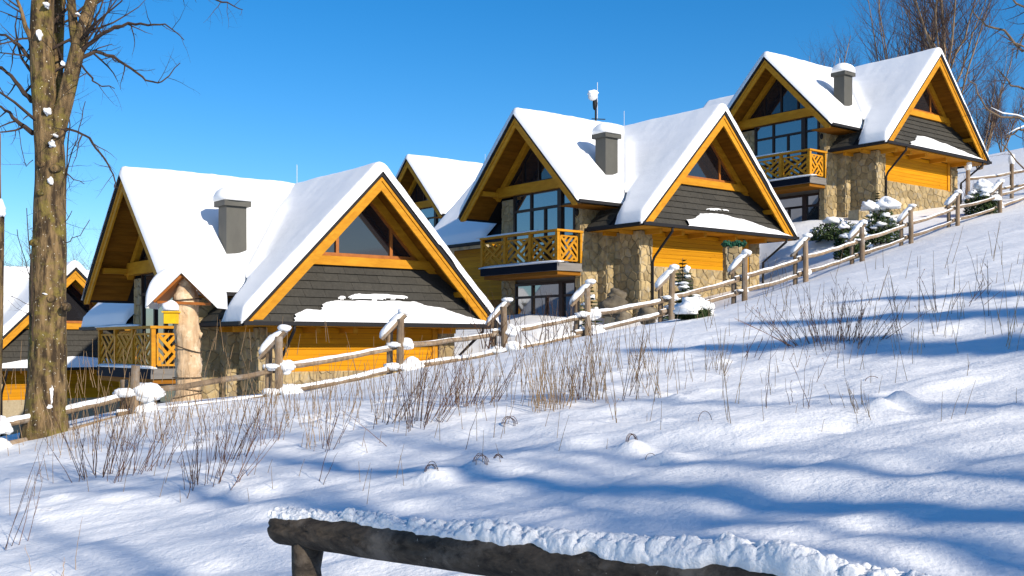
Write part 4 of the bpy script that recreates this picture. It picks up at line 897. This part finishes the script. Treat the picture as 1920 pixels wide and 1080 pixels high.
# ------------------------------------------------------------ dry weeds in the snow
WD = [ # x, y, height px, stems, spread px, lean, material, label
 (14, 1027, 260, 3, 14, .15, 'weed', 'tall dark weed with seed heads at the lower left corner'), (40, 1020, 200, 2, 10, .2, 'weed', 'leaning dark weed second from the lower left corner'),
 (130, 1075, 110, 3, 14, .1, 'straw', 'short pale stalks at the bottom edge near the left corner'), (60, 1075, 60, 1, 4, -.1, 'straw', 'single short stalk at the bottom edge, leftmost'),
 (150, 900, 170, 5, 22, -.3, 'weed', 'dark weed clump leaning left below the left end of the fence'), (185, 893, 170, 15, 40, .15, 'weed', 'dense reddish weed clump below the first fence post'),
 (232, 895, 165, 14, 34, .25, 'weed', 'dense weed clump leaning right below the first fence post'), (285, 880, 130, 8, 40, .2, 'weed', 'thin weed clump between the dense clump and the forked weed'),
 (353, 918, 180, 7, 10, .05, 'weed', 'dark forked weed spreading from one root left of centre'), (392, 905, 150, 12, 30, .1, 'weed', 'upright weed clump just right of the forked weed'),
 (425, 862, 130, 14, 34, .2, 'weed', 'fine reddish weed clump under the second fence post'), (445, 904, 190, 5, 16, .5, 'weed', 'long stems leaning strongly right beneath the second fence post'),
 (495, 830, 110, 5, 30, .1, 'weed', 'sparse stalks in the snow below the second fence post'), (592, 834, 130, 7, 14, .02, 'straw', 'tight bundle of upright straw stalks below the first orange wall'),
 (612, 845, 125, 7, 14, .2, 'weed', 'bundle of stalks leaning right below the first orange wall'), (600, 912, 150, 2, 20, .2, 'weed', 'two thin dark stalks standing low in the blue shadow'),
 (720, 797, 130, 9, 28, .2, 'weed', 'weed clump under the third fence post'), (728, 840, 110, 1, 8, -.8, 'weed', 'single dark stem lying slanted in the snow below the third fence post'),
 (782, 800, 190, 16, 16, .08, 'weed', 'dense tall red-brown weed bundle right of the third fence post'), (815, 785, 150, 10, 26, .4, 'weed', 'weeds leaning right beside the tall red-brown bundle'),
 (852, 760, 130, 15, 26, .05, 'weed', 'upright weeds between the third and fourth fence posts'), (895, 757, 115, 13, 36, .4, 'weed', 'tangle of leaning weeds below the fourth fence post'),
 (928, 825, 150, 1, 6, .05, 'straw', 'single pale stalk below the fourth fence post'), (870, 842, 100, 1, 6, .25, 'weed', 'single stalk left of the bent grass tuft'),
 (1005, 762, 150, 12, 22, -.05, 'straw', 'left end of the long straw-coloured reed stand in mid meadow'), (1030, 764, 150, 20, 34, 0, 'straw', 'densest straw-coloured reeds in mid meadow'),
 (1062, 760, 145, 14, 26, .05, 'straw', 'pale reeds right beside the densest reeds'), (1090, 748, 140, 14, 18, .02, 'weed', 'brown upright stems inside the pale reed stand'),
 (1123, 754, 175, 12, 16, -.03, 'straw', 'right end of the reed stand, tall pale stems'), (1155, 790, 190, 3, 8, -.15, 'straw', 'tall leaning straw stems just right of the reed stand'),
 (1178, 744, 140, 4, 16, .2, 'weed', 'thin dark stems beyond the right end of the reed stand'), (1214, 748, 110, 6, 30, 0, 'straw', 'faint pale stalks between the reed stand and the tall straw stem'),
 (1245, 738, 110, 5, 24, -.2, 'straw', 'faint leaning stalks left of the tall straw stem'), (1342, 697, 90, 11, 18, .1, 'straw', 'short dense straw clump behind the tall straw stem'),
 (1364, 790, 250, 3, 8, .05, 'straw', 'tallest pale straw stem in the meadow below the seventh fence post'), (1384, 762, 170, 2, 10, .1, 'straw', 'thin pale stem beside the tallest straw stem'),
 (1408, 674, 90, 4, 10, .3, 'weed', 'dark leaning stems before the big bare bush'), (1438, 767, 175, 2, 5, .04, 'weed', 'tall dark single weed with side buds left of the big bare bush'),
 (1504, 762, 130, 4, 14, -.1, 'weed', 'thin forked weed below the big bare bush'), (1526, 717, 75, 1, 4, .4, 'weed', 'short curved dark stem below the big bare bush'),
 (1500, 645, 120, 12, 30, -.55, 'weed', 'left half of the big bare bush, stems fanning left'), (1572, 640, 120, 34, 46, .0, 'weed', 'middle of the big bare bush with dense upright stems'),
 (1612, 640, 110, 16, 34, .5, 'weed', 'right half of the big bare bush, stems fanning right'), (1612, 772, 70, 12, 30, -.15, 'straw', 'small pale grass tuft in a snow hollow right of centre'),
 (1696, 641, 130, 3, 16, -.3, 'weed', 'crossed dark stems right of the big bare bush'), (1723, 663, 140, 2, 6, .02, 'straw', 'thin pale stalk right of the crossed stems'),
 (1746, 585, 110, 5, 20, -.15, 'weed', 'thin weeds in the upper blue shadow band'), (1800, 575, 60, 6, 40, .6, 'weed', 'low slanting stems in the upper blue shadow band'),
 (1850, 592, 135, 2, 5, 0, 'weed', 'tall dark stem crossing the blue shadow band near the right edge'), (1888, 655, 200, 3, 10, .05, 'straw', 'tallest thin stalks at the right edge')]
for k, (x, y, hpx, n_, spd, lean, mt, lb_) in enumerate(WD):
    b = hit(x, y); s1 = b.y/F; rs = random.Random(900+k); m = MB(); hh = hpx*s1
    w_ = .70*s1 if mt == 'weed' else .68*s1; n_ = n_ if n_ < 4 else int(n_*1.35)
    for j in range(n_):
        bx = rs.uniform(-.5, .5)*spd*s1*(2 if n_ > 3 else .8); by = rs.uniform(-.35, .35)*min(1, n_/6); ln = hh*(1 if j == 0 else rs.uniform(.35, 1)); le = lean+rs.uniform(-.22, .22)*min(1, n_/3); ly = rs.uniform(-.12, .12)
        if n_ > 6 and mt == 'weed': le += bx/max(.01, spd*s1)*.22
        P_ = []; seg = 7; cv = rs.uniform(-.12, .12)
        gb = g1(b.x+bx, b.y+by)-b.z
        for q in range(seg+1):
            f = q/seg; P_.append(Vector((bx+ln*(le*f+cv*f*f)+rs.uniform(-1, 1)*.006, by+ly*ln*f, gb-.03+ln*f*math.sqrt(max(.05, 1-min(.95, le*le))))))
        m.tube(P_, [w_*(1.15-.75*q/seg)*rs.uniform(.85, 1.1) for q in range(seg+1)], 3, cap=False)
        nb_ = rs.randint(0, 4) if mt == 'weed' else rs.randint(0, 1)
        for z in range(nb_):
            f = rs.uniform(.4, .98); i = min(int(f*seg), seg-1); p = P_[i].lerp(P_[i+1], f*seg-i); d = Vector((rs.choice((-1, 1))*rs.uniform(.3, .8), rs.uniform(-.3, .3), 1)).normalized(); L_2 = ln*rs.uniform(.06, .2)
            m.tube([p, p+d*L_2*.5, p+d*L_2+Vector((0, 0, L_2*.15))], [w_*.6, w_*.5, w_*.35], 3, cap=False)
            if rs.random() < .4: e = w_*1.5; c = p+d*L_2; m.add([c+Vector((-e, 0, 0)), c+Vector((e, 0, 0)), c+Vector((0, 0, e*2)), c+Vector((0, e, e))], [(0, 1, 2), (0, 3, 2), (1, 3, 2)])
    o = m.build('dry_weed', M[mt], None, False, tuple(b)); tag(o, lb_, 'plant', 'dry weeds in the snowy meadow')
# bent grass tufts with snow heaps
for k, (x, y, r, lb_) in enumerate([(806, 886, 26, 'bent grass loop over a snow heap left of the centre foreground'), (898, 868, 30, 'arched grass tuft on a snow mound in the centre foreground'), (932, 858, 18, 'small bent tuft right of the arched centre tuft'), (1182, 826, 22, 'small grass loop on a snow bump left of the dark arch'), (1220, 862, 26, 'dark arching stem bent back into the snow'), (1322, 790, 30, 'dry stem folded like a tent in the meadow'), (1636, 712, 42, 'long stem bowed flat over the snow at right'), (952, 800, 30, 'bent grass blades around a short upright stub')]):
    b = hit(x, y); s1 = b.y/F; rs = random.Random(50+k); m = MB(); rr = r*s1*.5
    for j in range(4 if k not in (4, 5, 6) else 1):
        a = rs.uniform(-.5, .5); hgt = rr*rs.uniform(.8, 1.5)*(.35 if k == 6 else 1); P_ = [Vector((math.cos(t)*rr*.8+j*rr*.15, a*rr*math.cos(t), math.sin(t)*hgt-.02)) for t in np.linspace(-.1, 3.2, 9)]
        m.tube(P_, .65*s1, 3, cap=False)
    tag(m.build('grass_tuft', M['weed'], None, False, tuple(b)), lb_, 'plant', 'bent grass in the snow')
m = MB(); rs = random.Random(77)
for k in range(1050):
    x = rs.uniform(0, 1920); y = rs.uniform(700-x*.12, 860-x*.1); 
    if rs.random() < .35 and k < 620: y += rs.uniform(0, 160)
    if k >= 620: x = rs.uniform(90, 1250); y = 880-x*.115-rs.uniform(0, 70)
    b = hit(x, y) if k % 1 == 0 else None
    if b.y > 40: continue
    s1 = b.y/F; ln = rs.uniform(15, 75 if k < 620 else 120)*s1; le = rs.uniform(-.3, .35); m.tube([b+Vector((0, 0, -.02)), b+Vector((ln*le*.5, 0, ln*.5)), b+Vector((ln*le, rs.uniform(-.1, .1)*ln, ln))], [.60*s1, .5*s1, .3*s1], 3, cap=False)
tag(m.build('meadow_stalks', M['straw']), 'fine dry grass stalks scattered over the snowy meadow', 'grass', kind='stuff')
